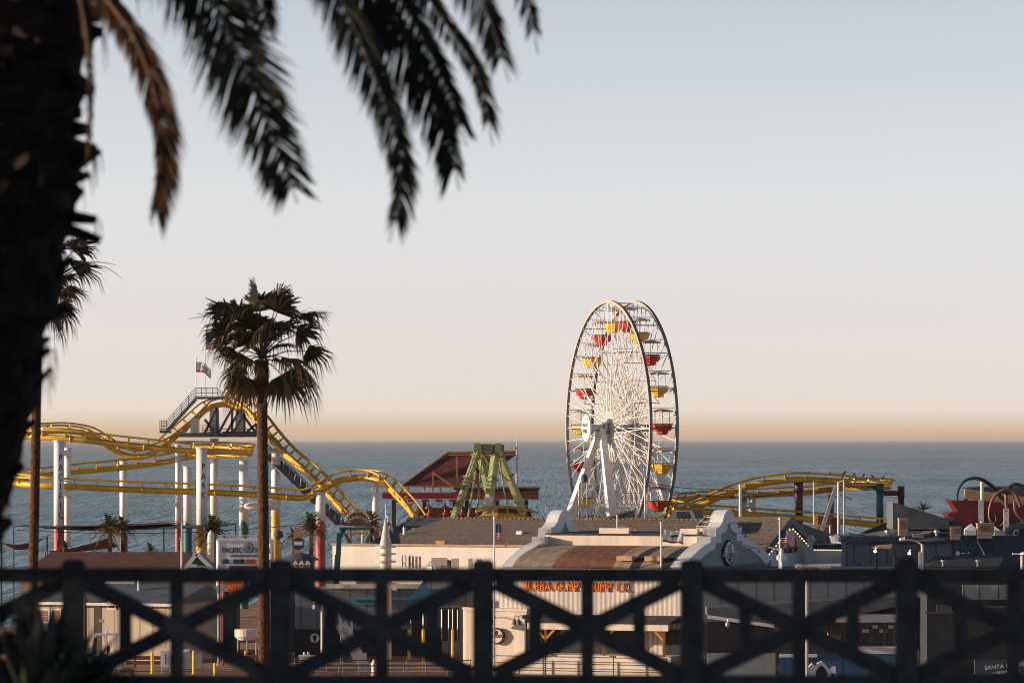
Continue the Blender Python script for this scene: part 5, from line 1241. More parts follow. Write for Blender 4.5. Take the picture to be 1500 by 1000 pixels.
small_palm(312,776,410,2.0,'shaggy palm behind the top frame of the billboard',.6)
small_palm(455,772,404,1.9,'bushy palm at the red footed column left of the carousel arch',.5)
small_palm(542,766,402,1.7,'golden palm just right of the carousel arch sign',1.0)
small_palm(775,752,430,.9,'tiny yellowish palm beside the right leg of the green A frame',.8,14)
small_palm(430,785,398,1.2,'palm tuft beside the tall carved ticket totem',.5,14)
# slack cables
for l,a,b,sg in (('dark cable slung from the leaning palm side past the column feet to the totem',(25,776,402),(432,769,402),.5),('upper thin cable running from the wheel foot to the two tone column',(950,706,428),(1086,713,428),.4),('lower thin cable running from the wheel foot to the purple column',(950,712,429),(1168,719,429),.8)):
    p,q=P(*a),P(*b); mb=MB(); mb.tube([p.lerp(q,i/16)-ZZ*sg*4*(i/16)*(1-i/16) for i in range(17)],.035,5); solo('cable',mb,M['darktimber'],l,'cable','cables strung over the pier')
# billboard
bb=thing('amusement_billboard','white amusement park billboard behind the fan palm trunk','billboard',PZ(357,DECK,356)); Yb=356
mb=MB(); mb.par(P(323,838,Yb),V((72*Yb/F,0,0)),V((0,.4,0)),ZZ*(838-792)*Yb/F)
for x in (321,397): mb.cyl(PZ(x,DECK,Yb+.2),P(x,790,Yb+.2),.24,n=14)
mb.par(P(317,792,Yb-.1),V((82*Yb/F,0,0)),V((0,.6,0)),ZZ*.22); obj('board',mb,M['stucco'],bb)
mb=MB()
for i in range(8):
    mb.beam(P(319+i*10,791,Yb),P(324+i*10,784,Yb),.06); mb.beam(P(324+i*10,784,Yb),P(329+i*10,791,Yb),.06)
mb.beam(P(319,784,Yb),P(397,784,Yb),.08); obj('top_truss',mb,M['whitesteel'],bb)
yb=Yb-.03; ex=V((1,0,0))
mb=MB(); mb.text('PACIFIC',P(340,805.5,yb),.62,ex,ZZ,.04,sx=.78); mb.text('PARK',P(381,805.5,yb),.62,ex,ZZ,.04,sx=.9); mb.text('SANTA MONICA PIER',P(358,813.5,yb),.26,ex,ZZ,.04,sx=.98)
mb.tube([P(364+7*math.cos(math.pi*i/12*2),802-7*math.sin(math.pi*i/12*2),yb) for i in range(24)],.025,5,True)
for i in range(6): t=math.pi*i/6; mb.tube([P(364-7*math.cos(t),802-7*math.sin(t),yb),P(364+7*math.cos(t),802+7*math.sin(t),yb)],.015,4)
obj('lettering',mb,M['ink'],bb)
for i,(x0,x1,m) in enumerate(((326,335,'navywall'),(342,351,'teal'),(352,358,'dark'),(361,374,'gred'),(386,394,'field'))):
    mb=MB(); mb.par(P(x0,825,yb),V(((x1-x0)*yb/F,0,0)),V((0,-.03,0)),ZZ*6.5*yb/F); obj('picture_panel',mb,M[m],bb)
mb=MB(); mb.par(P(336,834,yb-.05),V((42*yb/F,0,0)),V((0,-.03,0)),ZZ*5.5*yb/F); obj('message_panel',mb,M['maroonbase'],bb)
mb=MB(); mb.cyl(PZ(309,DECK,400),P(309,784,400),.32,n=12); mb.lathe(P(309,784,400),[(.32,0),(.25,.25),(.05,.5)],12); solo('green_post',mb,M['palegreen'],'pale green round topped post left of the billboard','post')
mb=MB(); mb.lathe(P(408,789,400),[(.0,0),(.38,.12),(.45,.4),(.38,.7),(.0,.82)],14); mb.tube([P(404,789,400),P(408,790,400)],.05,5)
mb.tube([PZ(411.5,DECK,400),P(411.5,795,400),P(409,790,400)],.05,6)
solo('globe_lamp',mb,M['darktimber'],'dark ball lamp on a thin pole beside the gold column foot','lamp')
# carved totem and ticket booth
tt=thing('ticket_totem','brown carved totem with a round teal sign above the ticket booth','totem',PZ(436,DECK,365))
mb=MB(); mb.box(PZ(436,DECK,365),.62,.5,P(1,769,365).z-DECK); 
for y in (776,783,790): mb.box(P(436,y,365),.78,.66,.14)
obj('shaft',mb,M['tanbeam'],tt)
mb=MB(); mb.cyl(P(437,796,364.6),P(437,796,364.3),.52,n=20); sb=obj('round_sign',mb,M['teal'],tt)
mb=MB(); mb.box(P(437,798,364.25),.75,.04,.32); obj('sign_band',mb,M['stucco'],sb)
tb=thing('ticket_booth','low ticket booth with disc canopy and yellow lettering','ticket booth',PZ(440,DECK,352)); Yt=352
mb=MB(); mb.box(PZ(440,DECK,353),2.2,2,P(1,822,353).z-DECK); obj('body',mb,M['navywall'],tb)
mb=MB(); mb.lathe(P(440,820,354),[(1.5,0),(1.55,.06),(1.2,.3),(.5,.55),(.1,.62)],22); obj('disc_canopy',mb,M['gunmetal'],tb)
mb=MB()
for i in range(3): mb.prism([P(428+i*9,826,Yt-.3),P(432.5+i*9,820,Yt-.3),P(437+i*9,826,Yt-.3)],V((0,.2,0)))
obj('pennant_trim',mb,M['stucco'],tb)
mb=MB(); mb.text('TICKETS',P(440,829,Yt-.6),.44,ex,ZZ,.06,sx=.98); obj('lettering',mb,M['goldsign'],tb)
# carousel arch and teal frame on the white annexe
ca=thing('carousel_arch','arched dark red carousel sign on teal legs above the white wall','arch sign',PZ(524,DECK,400)); Yc=400
mb=MB(); pts=[P(505+39*i/14,770-22*math.sin(math.pi*i/14)**.8,Yc) for i in range(15)]; mb.prism(pts,V((0,.4,0))); ab=obj('arch_board',mb,M['maroonbase'],ca)
mb=MB()
for i in range(12): t=math.pi*(i+1)/13; mb.ball(P(524.5-19*math.cos(t),769-20*math.sin(t)**.8,Yc-.05),.12,n=6,k=4)
obj('trim_bulbs',mb,M['tanbeam'],ab)
mb=MB()
for i in range(9): mb.ball(P(508+i*4.1,780,Yc-.1),.16,n=6,k=4)
obj('bulb_row',mb,M['tanbeam'],ab)
mb=MB(); ch='CAROUSEL'
for i,c_ in enumerate(ch):
    t=math.pi*(i+1.2)/(len(ch)+1.4); ux=V((math.sin(t),0,math.cos(t)*.75)).normalized(); uz=V((-ux.z,0,ux.x)); mb.text(c_,P(524.5-15*math.cos(t),768-11*math.sin(t),Yc-.06),.42,ux,uz,.03)
obj('lettering',mb,M['cream'],ab)
mb=MB(); mb.beam(P(497,774,Yc),P(548,774,Yc),.3,.3)
for a,b in (((503,774),(494,798)),((503,774),(514,798)),((546,774),(536,798)),((545,774),(556,798))): mb.beam(P(a[0],a[1],Yc),P(b[0],b[1],Yc),.32)
mb.beam(PZ(497,DECK,Yc+.8),P(497,797,Yc+.8),.3); mb.beam(PZ(550,DECK,Yc+.8),P(550,797,Yc+.8),.3); obj('frame',mb,M['teal'],ca)
for px,m in ((513,'redbase'),(531,'cream'),(540,'goldbase')): mb=MB(); mb.tube([P(px,798,Yc+.5),P(px,776,Yc+.5)],.14,8); obj('post',mb,M[m],ca)
mb=MB(); mb.beam(PZ(488,DECK,350),P(497,785,350),.2,.4); mb.beam(PZ(484,DECK,350),P(492,812,350),.15); mb.box(P(498,786,350),.5,.4,.3)
solo('green_ramp_frame',mb,M['teal'],'dark green slanted ride frame at the left end of the white hall','ride frame')

# ------------------------------------------------------------------ lower left: brown roofed building, beige shed, sunlit pier ground
br2=thing('brown_roof_building','long low building with brown roof and white trimmed dormer','building',PZ(170,DECK,372)); Y1=366
zrid=P(1,808,374).z; ze=P(1,846,Y1).z
x0,x1=P(22,1,Y1).x,P(332,1,Y1).x
mb=MB(); mb.hip(V((x0,Y1,ze)),V((x1-x0,0,0)),V((0,16,0)),zrid-ze,2.2,4); obj('roof',mb,M['brownroof'],br2)
mb=MB(); mb.par(V((x0+.4,Y1+.5,DECK)),V((x1-x0-.8,0,0)),V((0,15,0)),ZZ*(ze-DECK-.01)); obj('wall',mb,M['beigepanel'],br2)
mb=MB(); a,b,c=P(262,846,Y1-1.6),P(288,811,Y1-1.6),P(324,846,Y1-1.6); mb.prism([a,b,c],V((0,6,0))); obj('dormer',mb,M['teal'],br2)
mb=MB()
for p,q in ((a,b),(b,c)): mb.beam(p+V((0,-.1,.05)),q+V((0,-.1,.05)),.3,.34)
mb.beam(P(271,830,Y1-1.75),P(296,829,Y1-1.75),.14,.16); mb.tube([P(296,829,Y1-1.75),P(306,832,Y1-1.75),P(316,840,Y1-1.75)],.08,6); mb.box(P(284,831,Y1-1.8),.5,.2,.3); obj('dormer_trim',mb,M['white'],br2)
for l,px,tp,Y in (('slim white lamp post in front of the brown roof',266,787,340),):
    mb=MB(); mb.tube([PZ(px,DECK,Y),P(px,tp,Y)],.08,8); mb.box(P(265,791,Y),.25,.2,.2); mb.box(P(268,764,Y),.9,.12,.06); mb.tube([P(px,tp,Y),P(266,764,Y)],.05,6); solo('lamp_post',mb,M['whitesteel'],l,'lamp post')
for px,l in ((320,'left one of the two grey conduit posts beside the red pennant sign'),(324,'right one of the two grey conduit posts beside the red pennant sign')):
    mb=MB(); mb.tube([PZ(px,DECK,330),P(px,826,330)],.09,8); mb.box(P(px,868,330),.3,.25,.6); mb.lathe(PZ(px,DECK,330),[(.2,0),(.2,.15),(.1,.25)],8); solo('conduit_post',mb,M['metal'],l,'post','conduit posts')
sd=thing('beige_shed','sunlit beige panelled shed with low metal roof and louvred window','shed',PZ(150,DECK,336))
S0=P(36,940,338)
def sf(px,py): return fac(S0,px,py)
zt=sf(60,874).z; u1=(sf(252,900)-S0); u1.z=0; b0=V((sf(34,900).x,sf(34,900).y,DECK)); ln=(V((sf(252,900).x,sf(252,900).y,DECK))-b0)
mb=MB(); mb.par(b0,ln,VY*11,ZZ*(zt-DECK-.4)); obj('wall',mb,M['beigepanel'],sd)
mb=MB(); mb.prism([b0+ZZ*(zt-DECK-.4)-VY*.4-UX*.3,b0+ZZ*(zt-DECK+.9)+VY*6-UX*.3,b0+ZZ*(zt-DECK-.4)+VY*12-UX*.3],ln+UX*.6); obj('roof',mb,M['greyroof'],sd)
mb=MB(); mb.par(b0+ZZ*(zt-DECK-.58)-VY*.5-UX*.3,ln+UX*.6,VY*.12,ZZ*.22); obj('eave',mb,M['cream'],sd)
for x0_,x1_,y0_,y1_ in ((46,73,891,911),(75,90,891,911),(158,170,880,892)):
    mb=MB(); q=sf(x0_,y1_)-VY*.05; w=sf(x1_,y1_)-sf(x0_,y1_); w.z=0; h=sf(x0_,y0_).z-q.z
    mb.par(q-VY*.03,w,VY*.03,ZZ*.1); mb.par(q+ZZ*(h-.1)-VY*.03,w,VY*.03,ZZ*.1); wn=w.normalized(); mb.par(q+ZZ*.1-VY*.03,wn*.1,VY*.03,ZZ*(h-.2)); mb.par(q+w-wn*.1+ZZ*.1-VY*.03,wn*.1,VY*.03,ZZ*(h-.2)); fr=obj('window',mb,M['white'],sd)
    mb=MB(); n=6
    for i in range(n): mb.par(q+wn*.1+ZZ*(.12+(h-.24)*i/n)-VY*.01,w-wn*.2,VY*.03,ZZ*(h-.24)/n*.62)
    obj('louvre',mb,M['rustbin'],fr)
mb=MB()
for px,py in ((148,910),(225,917)): q=sf(px,py)-VY*.05; mb.box(q,.32,.08,.18)
obj('notice',mb,M['white'],sd)
mb=MB(); q=sf(128,875)-VY*.4; mb.tube([V((q.x,q.y,DECK)),q],.14,8); obj('downpipe',mb,M['rustbin'],sd)
mb=MB(); mb.par(b0+ZZ*(zt-DECK+.6)+VY*6.5+UX*4,UX*2.6,VY*1.2,ZZ*.5); mb.cyl(b0+ZZ*(zt-DECK)+VY*4+UX*8.2,b0+ZZ*(zt-DECK+1.3)+VY*4+UX*8.2,.14,n=8); obj('roof_unit',mb,M['metal'],sd)
# utility cart
uv=thing('utility_cart','white open sided utility cart parked before the beige shed','utility cart',PZ(149,DECK,321)); o=PZ(150,DECK,321); YX=V((1,0,0)); YV=V((0,1,0)); k=321/F
def U(x,y,z): return o+V((x,y,z))
mb=MB(); mb.prism([U(-1.0,0,.35),U(1.05,0,.35),U(1.05,0,.95),U(.25,0,1.0),U(-.35,0,1.35),U(-.9,0,1.25),U(-1.05,0,.8)],V((0,1.5,0))); obj('body',mb,M['carwhite'],uv)
mb=MB()
for a,b in (((-1.0,1.25),(-.62,2.75)),((.35,1.0),(.15,2.75)),((.95,.95),(.95,2.75))):
    for y in (.05,1.45): mb.beam(U(a[0],y,a[1]),U(b[0],y,b[1]),.08)
mb.prism([U(-.7,-.03,2.75),U(1.05,-.03,2.75),U(1.0,-.03,2.88),U(-.6,-.03,2.88)],V((0,1.56,0))); obj('roof_frame',mb,M['carwhite'],uv)
mb=MB(); mb.prism([U(-.86,.04,1.3),U(-.42,.04,1.3),U(-.42,.04,2.6),U(-.62,.04,2.6)],V((0,.03,0))); mb.prism([U(-.95,.2,1.35),U(-.95,1.3,1.35),U(-.66,1.3,2.65),U(-.66,.2,2.65)],V((.03,0,0))); obj('windscreen',mb,M['glass'],uv)
mb=MB(); mb.box(U(.1,.75,.95),.5,1.1,.35); mb.box(U(.38,.75,1.3),.12,1.1,.6); obj('seat',mb,M['rubber'],uv)
for x in (-.65,.68):
    for y in (-.02,1.32):
        mb=MB(); mb.cyl(U(x,y,.30),U(x,y+.2,.30),.30,n=18); w_=obj('wheel',mb,M['rubber'],uv); mb=MB(); mb.cyl(U(x,y-.01,.30),U(x,y+.21,.30),.15,n=12); obj('rim',mb,M['metal'],w_)
for z in (1.12,): mb=MB(); mb.box(U(-1.05,.25,z),.06,.3,.12); obj('tail_light',mb,M['gred'],uv)
mb=MB(); mb.lathe(U(.25,.7,2.88),[(.1,0),(.1,.08),(.05,.14)],10); obj('beacon',mb,M['goldsign'],uv)
mb=MB(); mb.par(PZ(159,DECK,319.5)+ZZ*.3,V((.95,0,0)),V((0,.25,0)),ZZ*1.25); mb.box(PZ(167,DECK,319.7),.1,.3,.32); solo('sign_board',mb,M['stucco'],'pale notice board leaning at the utility cart side','board')
# bollards
bo=[(223,319,'yellow bollard between the utility cart and the white cabinet, tallest at the left',955),(284,318,'yellow bollard right of the white cabinet',952),(315,316,'short yellow bollard close to the fence cross',970),(360,326,'yellow bollard below the round beige canopy',952),(389,318,'yellow bollard just right of the fan palm trunk',949),(446,332,'left of the twin pale bollards by the deck edge',954),(451.5,332,'right of the twin pale bollards by the deck edge',954),(477,332,'slim pale bollard right of the twin pair',955),(531,330,'left of two pale bollards behind the slanted sign strip',955),(535,330,'right of two pale bollards behind the slanted sign strip',955),(548,316,'cream hydrant shaped bollard at the foot of the middle baluster',970),(599,338,'yellow bollard at the dark doorway of the shaded hall',921),(620,330,'yellow bollard in the middle of the shaded hall front',921),(663,325,'yellow bollard right of the shaded hall doors',921)]
for i,(px,Y,l,tp) in enumerate(bo):
    r=.10 if i in (5,6,7,8,9) else .115; b=PZ(px,DECK,Y); t=P(px,tp,Y).z; hgt=max(.9,t-DECK)
    mb=MB()
    if i==10: mb.lathe(b,[(.25,0),(.25,.12),(.19,.18),(.19,.75),(.25,.8),(.25,.86),(.14,1.05),(.06,1.2)],14)
    else: mb.lathe(b,[(r*1.5,0),(r*1.5,.06),(r,.08),(r,hgt-.08),(r*.75,hgt-.02),(r*.2,hgt)],14)
    solo('bollard',mb,M['bollard'] if i<5 or i>10 else M['cream'],l,'bollard','bollards on the pier approach')
mb=MB(); q=PZ(243,DECK,319); mb.box(q+ZZ*.5,.75,.5,1.15); 
for dx in (-.3,.3): mb.box(q+V((dx,0,0)),.1,.4,.5)
mb.box(q+ZZ*1.65,.82,.58,.06); wc=solo('white_cabinet',mb,M['white'],'white electric cabinet on legs between two yellow bollards','cabinet')
mb=MB(); mb.par(q+V((-.05,-.27,.7)),V((.08,0,0)),V((0,.015,0)),ZZ*.8); obj('door_seam',mb,M['gunmetal'],wc)
mb=MB(); q=PZ(278,DECK,324); mb.par(q+V((-.9,0,.05)),V((1.8,0,0)),V((0,.9,0)),ZZ*1.3); mb.lathe(q+V((0,.4,1.35)),[(.6,0),(.4,.2),(.1,.25)],12); solo('grey_bin',mb,M['metal'],'grey covered bin behind the bollards left of the fence cross','bin')
for x0,x1,Y,l in ((185,290,327,'rusty low timber barrier along the left pier approach'),(345,410,329,'rusty low timber barrier behind the fan palm trunk')):
    mb=MB()
    for z in (.25,.62): mb.par(PZ(x0,DECK+z,Y),V(((x1-x0)*Y/F,0,0)),V((0,.12,0)),ZZ*.28)
    for i in range(4): mb.box(PZ(x0+(x1-x0)*(i+.5)/4,DECK,Y+.2),.15,.15,.95)
    solo('timber_barrier',mb,M['rustbin'],l,'barrier')
# dark shop front with pale awning lines
df=thing('dark_shop_front','dark shop front with thin pale awnings and a small blue sign behind the fence cross','shop front',PZ(295,DECK,350))
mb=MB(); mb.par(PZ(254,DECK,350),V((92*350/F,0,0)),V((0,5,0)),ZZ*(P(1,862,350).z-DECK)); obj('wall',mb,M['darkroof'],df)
for x0,x1,y in ((268,330,884),(280,325,915),(256,344,862)): mb=MB(); mb.prism([P(x0,y+3,348.6),P(x1,y,348.6),P(x1,y-2,350),P(x0,y+1,350)],V((0,0,-.22))); obj('awning',mb,M['metal'],df)
mb=MB(); mb.par(P(271,903,349.8),V((16*350/F,0,0)),V((0,.1,0)),ZZ*.62); w_=obj('window_frame',mb,M['stucco'],df); mb=MB(); mb.par(P(273,901,349.7),V((12*350/F,0,0)),V((0,.08,0)),ZZ*.42); obj('pane',mb,M['glass'],w_)
mb=MB(); mb.par(P(315,948,349.5),V((9*350/F,0,0)),V((0,.1,0)),ZZ*1.2); bs2=obj('blue_sign',mb,M['bluewall'],df); mb=MB()
for k in range(3): mb.par(P(317,945-k*6,349.4),V((5*350/F,0,0)),V((0,.05,0)),ZZ*.14)
obj('sign_marks',mb,M['stucco'],bs2)
# round beige canopy kiosk, red pennant sign
rc=thing('round_canopy_kiosk','round kiosk with beige scalloped canopy behind the fan palm trunk','kiosk',PZ(362,DECK,330))
mb=MB(); c=P(362,931,330); mb.lathe(c,[(.95,-.05),(1.0,0),(1.0,.5),(.9,.55)],24); obj('canopy',mb,M['cream'],rc)
mb=MB(); mb.lathe(c-ZZ*.3,[(.7,0),(1.0,.28)],24); obj('valance',mb,M['stucco'],rc)
mb=MB()
for dx in (-.7,0,.7): mb.tube([PZ(362,DECK,330)+V((dx,-.3,0)),c+V((dx,-.3,-.1))],.06,6)
obj('post',mb,M['metal'],rc)
mb=MB(); mb.box(PZ(362,DECK,330.4),1.2,1.0,1.0); obj('counter',mb,M['dark'],rc)
rp=thing('red_pennant_sign','bright red hanging pennant sign with yellow letters under the rail','sign',P(340,872,332))
mb=MB(); mb.prism([P(329,848,332),P(357,848,332),P(357,861,332),P(343,870,332),P(337,872,332)],V((0,.15,0))); mb.tube([PZ(327,DECK,332.3),P(327,845,332.3)],.08,6); mb.beam(P(327,848,332.2),P(358,848,332.2),.1); obj('board',mb,M['redsign'],rp)
mb=MB(); mb.text('WETZEL',P(345,860,331.95),.62,ex,ZZ,.05,sx=.62); obj('lettering',mb,M['goldsign'],rp)
# shaded hall with blue awning (faces away from the sun)
hs=thing('shaded_hall','grey hall in shade with blue awning and pale cornice behind the crossed rails','hall',PZ(550,DECK,346)); Yh2=344
mb=MB(); a=PZ(432,DECK,Yh2); mb.prism([a,a+V((14.2,0,0)),a+V((14.2,0,0))+VY*3,a+VY*8],ZZ*(P(1,862,Yh2).z-DECK)); obj('wall',mb,M['greywall'],hs)
mb=MB(); mb.par(P(478,861,Yh2-.3),V((215*Yh2/F,0,0)),V((0,.5,0)),ZZ*.32); mb.prism([P(498,861,Yh2-.1),P(535,856,Yh2-.1),P(560,861,Yh2-.1)],V((0,.2,0))); obj('cornice',mb,M['cream'],hs)
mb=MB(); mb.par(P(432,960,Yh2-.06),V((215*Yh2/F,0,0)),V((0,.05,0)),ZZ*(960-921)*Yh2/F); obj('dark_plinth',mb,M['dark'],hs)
mb=MB(); mb.prism([P(600,877,Yh2-2.2),P(660,877,Yh2-2.2),P(672,848,Yh2-.1),P(622,848,Yh2-.1)],V((0,.1,.02))); mb.par(P(572,885,Yh2-2.2),V((95*Yh2/F,0,0)),V((0,.1,0)),ZZ*.42); mb.par(P(600,876.9,Yh2-2.2),V((3.2,0,0)),V((0,2.1,0)),ZZ*.03); obj('awning',mb,M['bluecanvas'],hs)
for x0_,x1_ in ((600,622),(645,659),(661,672)):
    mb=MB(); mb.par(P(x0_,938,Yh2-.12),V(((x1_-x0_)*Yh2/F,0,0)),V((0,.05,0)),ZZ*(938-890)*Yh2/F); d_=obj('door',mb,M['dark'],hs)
    mb=MB(); mb.tube([P(x0_+2,937,Yh2-.16),P(x0_+2,892,Yh2-.16),P(x1_-2,892,Yh2-.16),P(x1_-2,937,Yh2-.16)],.05,4); obj('frame',mb,M['metal'],d_)
for px,py in ((500,860),(578,864)): mb=MB(); mb.box(P(px,py,Yh2-.4),.35,.3,.18); obj('floodlight',mb,M['white'],hs)
mb=MB(); mb.cyl(P(461,934,Yh2-.1),P(461,934,Yh2-.16),.38,n=24); mk=obj('round_mark',mb,M['stucco'],hs)
mb=MB(); mb.cyl(P(461,932.5,Yh2-.17),P(461,932.5,Yh2-.19),.17,n=16); mb.prism([P(459,933,Yh2-.17),P(463,933,Yh2-.17),P(462,940,Yh2-.17),P(460,940,Yh2-.17)],V((0,-.02,0))); obj('mark_centre',mb,M['dark'],mk)
mb=MB(); mb.par(P(517,885,Yh2-.15),V((36*Yh2/F,0,0)),V((0,.1,0)),ZZ*10*Yh2/F); bs_=obj('blue_sign',mb,M['turq'],hs)
mb=MB(); mb.text('SANTA MONICA',P(535,880,Yh2-.18),.36,ex,ZZ,.03,sx=.62); obj('lettering',mb,M['ink'],bs_)
mb=MB(); mb.box(P(466,921,Yh2-1),.4,.3,.2)
# slanted sign strip on a ride ramp
ssn=thing('slanted_sign_strip','grey slanted conveyor like sign strip with dark letters left of the middle baluster','sign',PZ(520,DECK,322)); Ys=322
mb=MB(); a,b=P(499,912,Ys),P(542,994,Ys); mb.beam(a,b,.9,.12,V((0,1,0))); mb.beam(P(497,897,Ys),P(499,914,Ys),.22); mb.beam(P(515,908,Ys),P(515,940,Ys),.18); obj('strip',mb,M['metal'],ssn)
mb=MB(); d=(b-a).normalized(); mb.text('GREAT',a+d*1.2+V((0,-.52,0)),.5,d,V((-d.z,0,d.x)),.03); obj('lettering',mb,M['ink'],ssn)
mb=MB(); mb.tube([PZ(500,DECK,Ys+.6),P(500,912,Ys+.6)],.08,6); obj('leg',mb,M['gunmetal'],ssn)
pf=thing('pole_floodlight','white pole with a tilted floodlight shield left of the blue sign','floodlight',PZ(471,DECK,326))
mb=MB(); mb.tube([PZ(471.5,DECK,326),P(471.5,879,326)],.09,8); obj('pole',mb,M['whitesteel'],pf)
mb=MB(); mb.par(P(456,890,326),V((.18,0,.0)),V((0,.5,0)),V((.35,0,.95))); obj('shield',mb,M['cream'],pf)
mb=MB(); mb.lathe(P(463,894,326),[(.1,0),(.3,.15),(.3,.45),(.1,.6)],10); mb.beam(P(460,890,326.1),P(471,886,326.1),.08); obj('lamp_body',mb,M['gunmetal'],pf)
# thin rails on the sunlit deck
dr=thing('deck_railing','thin dark railing across the sunlit brown boards below the shaded hall','railing',PZ(560,DECK,318)); 
mb=MB()
for z in (.35,.7,1.05): mb.tube([PZ(430,DECK+z,318),PZ(690,DECK+z,318)],.04,5)
for z in (.5,1.0): mb.tube([PZ(430,DECK+z,311),PZ(690,DECK+z,311)],.04,5)
for i in range(9): mb.tube([PZ(432+i*32,DECK,311),PZ(432+i*32,DECK+1.05,311)],.04,5)
mb.tube([PZ(432,DECK+.5,311),PZ(432,DECK+.5,318)],.04,5)
for i in range(12): px=432+i*23.4; mb.tube([PZ(px,DECK,318),PZ(px,DECK+1.1,318)],.035,5)
obj('rail',mb,M['gunmetal'],dr)
wb=thing('white_stand','white serving stand by the deck edge under the left diagonal rail','stand',PZ(454,DECK,323))
mb=MB(); mb.par(PZ(438,DECK,323),V((1.75,0,0)),V((0,1,0)),ZZ*1.05); obj('counter',mb,M['cream'],wb)
mb=MB(); mb.par(PZ(437,DECK+1.06,322.9),V((1.9,0,0)),V((0,1.2,0)),ZZ*.08); obj('top',mb,M['white'],wb)
mb=MB(); q=PZ(684,DECK,322); mb.box(q,.42,.6,P(1,891,322).z-DECK,UX,VY); mb.box(V((q.x,q.y,P(1,891,322).z)),.5,.7,.12,UX,VY); solo('cream_pillar',mb,M['cream'],'narrow cream pillar at the left corner of the lettered restaurant','pillar')

# ------------------------------------------------------------------ lower right: shaded buildings behind the crossed rails
pa=thing('balcony_building','shaded building with dark balcony, red window frames and blue wall','building',PZ(1200,DECK,314)); Yq=312
mb=MB(); a=PZ(1012,DECK,Yq+4); mb.par(a,V((330*Yq/F,0,0)),V((0,8,0)),ZZ*(P(1,836,Yq).z-DECK)); obj('wall',mb,M['greywall'],pa)
mb=MB(); mb.prism([P(1036,890,Yq),P(1330,872,Yq),P(1330,884,Yq),P(1255,900,Yq),P(1130,918,Yq),P(1036,901,Yq)],V((0,3.8,0))); obj('canopy',mb,M['greyroof'],pa)
mb=MB(); mb.prism([P(1036,900,Yq-.05),P(1134,914,Yq-.05),P(1134,919,Yq-.05),P(1036,905,Yq-.05)],V((0,.04,0))); obj('canopy_edge',mb,M['stucco'],pa)
for y_,h_ in ((911,12),(957,11)): mb=MB(); mb.par(P(1224,y_,Yq+.3),V((110*Yq/F,0,0)),V((0,.1,0)),ZZ*h_*Yq/F); obj('white_band',mb,M['stucco'],pa)
mb=MB(); mb.par(P(1036,955,Yq+1.0),V((97*Yq/F,0,0)),V((0,.1,0)),ZZ*45*Yq/F); obj('window_strip',mb,M['dark'],pa); mb=MB(); mb.par(P(1232,946,Yq+.4),V((100*Yq/F,0,0)),V((0,.1,0)),ZZ*35*Yq/F); obj('window_strip',mb,M['glass'],pa)
for px in (1236,1259,1274,1294,1309,1324): mb=MB(); mb.par(P(px,946,Yq+.32),V((.2,0,0)),V((0,.07,0)),ZZ*34*Yq/F); obj('red_frame',mb,M['maroonbase'],pa)
mb=MB()
for i in range(5): mb.par(P(1262+i*13,926-(i%2)*6,Yq+.36),V((.55,0,0)),V((0,.03,0)),ZZ*.25)
obj('blind',mb,M['metal'],pa)
mb=MB(); mb.par(P(1142,1004,Yq+.2),V((190*Yq/F,0,0)),V((0,.15,0)),ZZ*46*Yq/F); obj('blue_wall',mb,M['bluewall'],pa)
mb=MB(); mb.par(P(1036,1002,Yq+.2),V((100*Yq/F,0,0)),V((0,.15,0)),ZZ*46*Yq/F); obj('grey_base',mb,M['field'],pa)
mb=MB(); mb.par(P(1142,962,Yq+.1),V((55*Yq/F,0,0)),V((0,.1,0)),ZZ*5*Yq/F); obj('sill',mb,M['stucco'],pa)
for px,py in ((1066,914),(1146,928),(1213,934)): mb=MB(); mb.ball(P(px,py,Yq-.3),.18,.18,.22); mb.tube([P(px,py,Yq-.3)+ZZ*.2,P(px,py-8,Yq-.3)],.03,4); obj('round_lantern',mb,M['metal'],pa)
mg=thing('small_mission_gable','small white scrolled gable of a low entry at the bottom edge','gable wall',PZ(1203,DECK,306)); Ym2=306
pr=[(1184,1010),(1184,977),(1190,971),(1194,975),(1199,970),(1204,968),(1209,972),(1213,978),(1218,978),(1218,975),(1224,975),(1224,1010)]
mb=MB(); mb.prism([P(x,y,Ym2) for x,y in pr],V((0,.6,0))); mb.par(PZ(1184.5,DECK,Ym2),V((1.9,0,0)),V((0,.58,0)),ZZ*(P(1,1010,Ym2).z-DECK)); obj('wall',mb,M['stucco'],mg)
mb=MB(); mb.prism([P(1195,1010,Ym2-.03),P(1195,983,Ym2-.03),P(1199,976,Ym2-.03),P(1204,974,Ym2-.03),P(1209,979,Ym2-.03),P(1212,985,Ym2-.03),P(1212,1010,Ym2-.03)],V((0,.02,0))); mb.par(P(1217.5,1008,Ym2-.03),V((.25,0,0)),V((0,.02,0)),ZZ*1.1); obj('door_opening',mb,M['dark'],mg)
db=thing('dark_fascia_building','dark building with pale lettering at the lower right corner','building',PZ(1430,DECK,308)); Yd=306
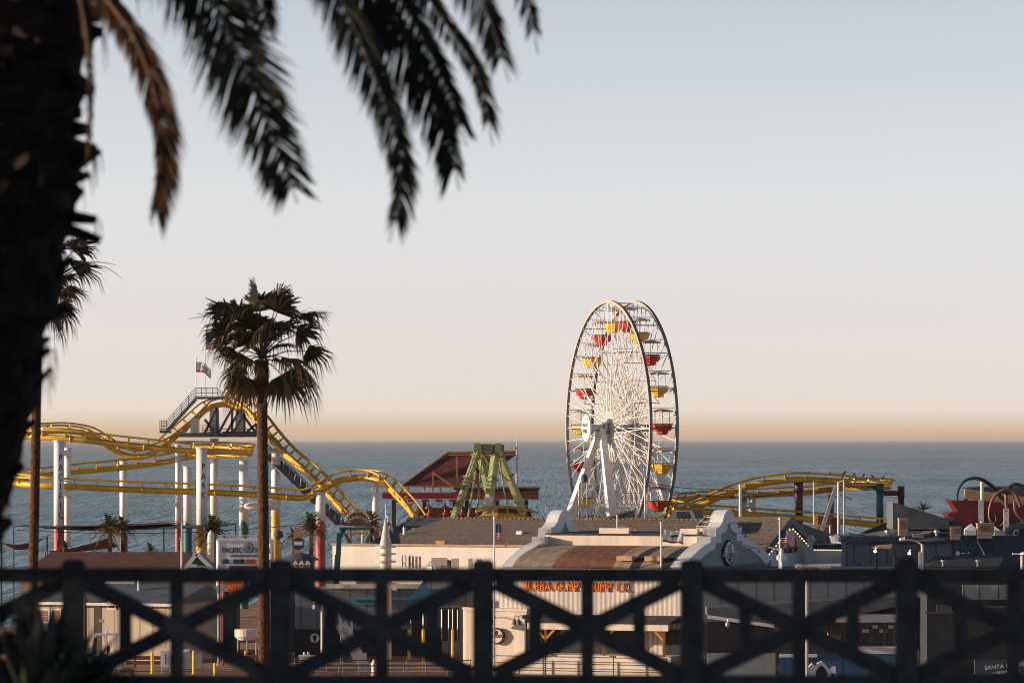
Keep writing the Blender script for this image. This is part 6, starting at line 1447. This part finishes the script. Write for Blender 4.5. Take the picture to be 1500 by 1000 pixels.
mb=MB(); a=PZ(1358,DECK,Yd+1); mb.par(a,V((190*Yd/F,0,0)),V((0,9,0)),ZZ*(P(1,846,Yd).z-DECK)); obj('wall',mb,M['darkroof'],db)
mb=MB(); mb.par(P(1410,878,Yd+.85),V((68*Yd/F,0,0)),V((0,.1,0)),ZZ*22*Yd/F); gl=obj('glass_strip',mb,M['field'],db)
mb=MB()
for px in (1411,1434,1462,1477): mb.par(P(px,878,Yd+.8),V((.07,0,0)),V((0,.04,0)),ZZ*22*Yd/F)
obj('mullion',mb,M['gunmetal'],gl)
mb=MB(); mb.par(P(1355,898,Yd+.4),V((48*Yd/F,0,0)),V((0,.5,0)),ZZ*.12); mb.par(P(1372,895,Yd+.5),V((1.1,0,0)),V((0,.4,0)),ZZ*.45); mb.par(P(1440,889,Yd+.5),V((2.2,0,0)),V((0,.4,0)),ZZ*.08); obj('ledge',mb,M['gunmetal'],db)
mb=MB(); mb.par(P(1428,988,Yd+.2),V((110*Yd/F,0,0)),V((0,.7,0)),ZZ*22*Yd/F); obj('fascia_sign',mb,M['navywall'],db)
mb=MB(); mb.text('SANTA MONICA',P(1442,978,Yd+.17),.42,V((1,0,.10)).normalized(),ZZ,.03,'LEFT',sx=1.05); mb.text('+ NORTH END',P(1453,985.5,Yd+.17),.28,V((1,0,.10)).normalized(),ZZ,.03,'LEFT',sx=1.1); obj('lettering',mb,M['stucco'],db)
mb=MB(); mb.par(P(1359,984,Yd+.7),V((1.0,0,0)),V((0,.2,0)),ZZ*.75); obj('blue_panel',mb,M['bluewall'],db)
HAZE=2.5e-5
# ------------------------------------------------------------------ the air
hz=bpy.data.materials.new('sea_haze'); hz.use_nodes=True; N=hz.node_tree.nodes; L=hz.node_tree.links
N.remove(N['Principled BSDF'])
pv=N.new('ShaderNodeVolumePrincipled'); pv.inputs['Color'].default_value=(.96,.88,.80,1); pv.inputs['Density'].default_value=HAZE
pv.inputs['Anisotropy'].default_value=.3
L.new(pv.outputs[0],N['Material Output'].inputs['Volume'])
mb=MB(); mb.par(V((-60000,-300,-8)),V((120000,0,0)),V((0,91000,0)),V((0,0,62)))
o=obj('haze',mb,hz); tag(o,kind='stuff')
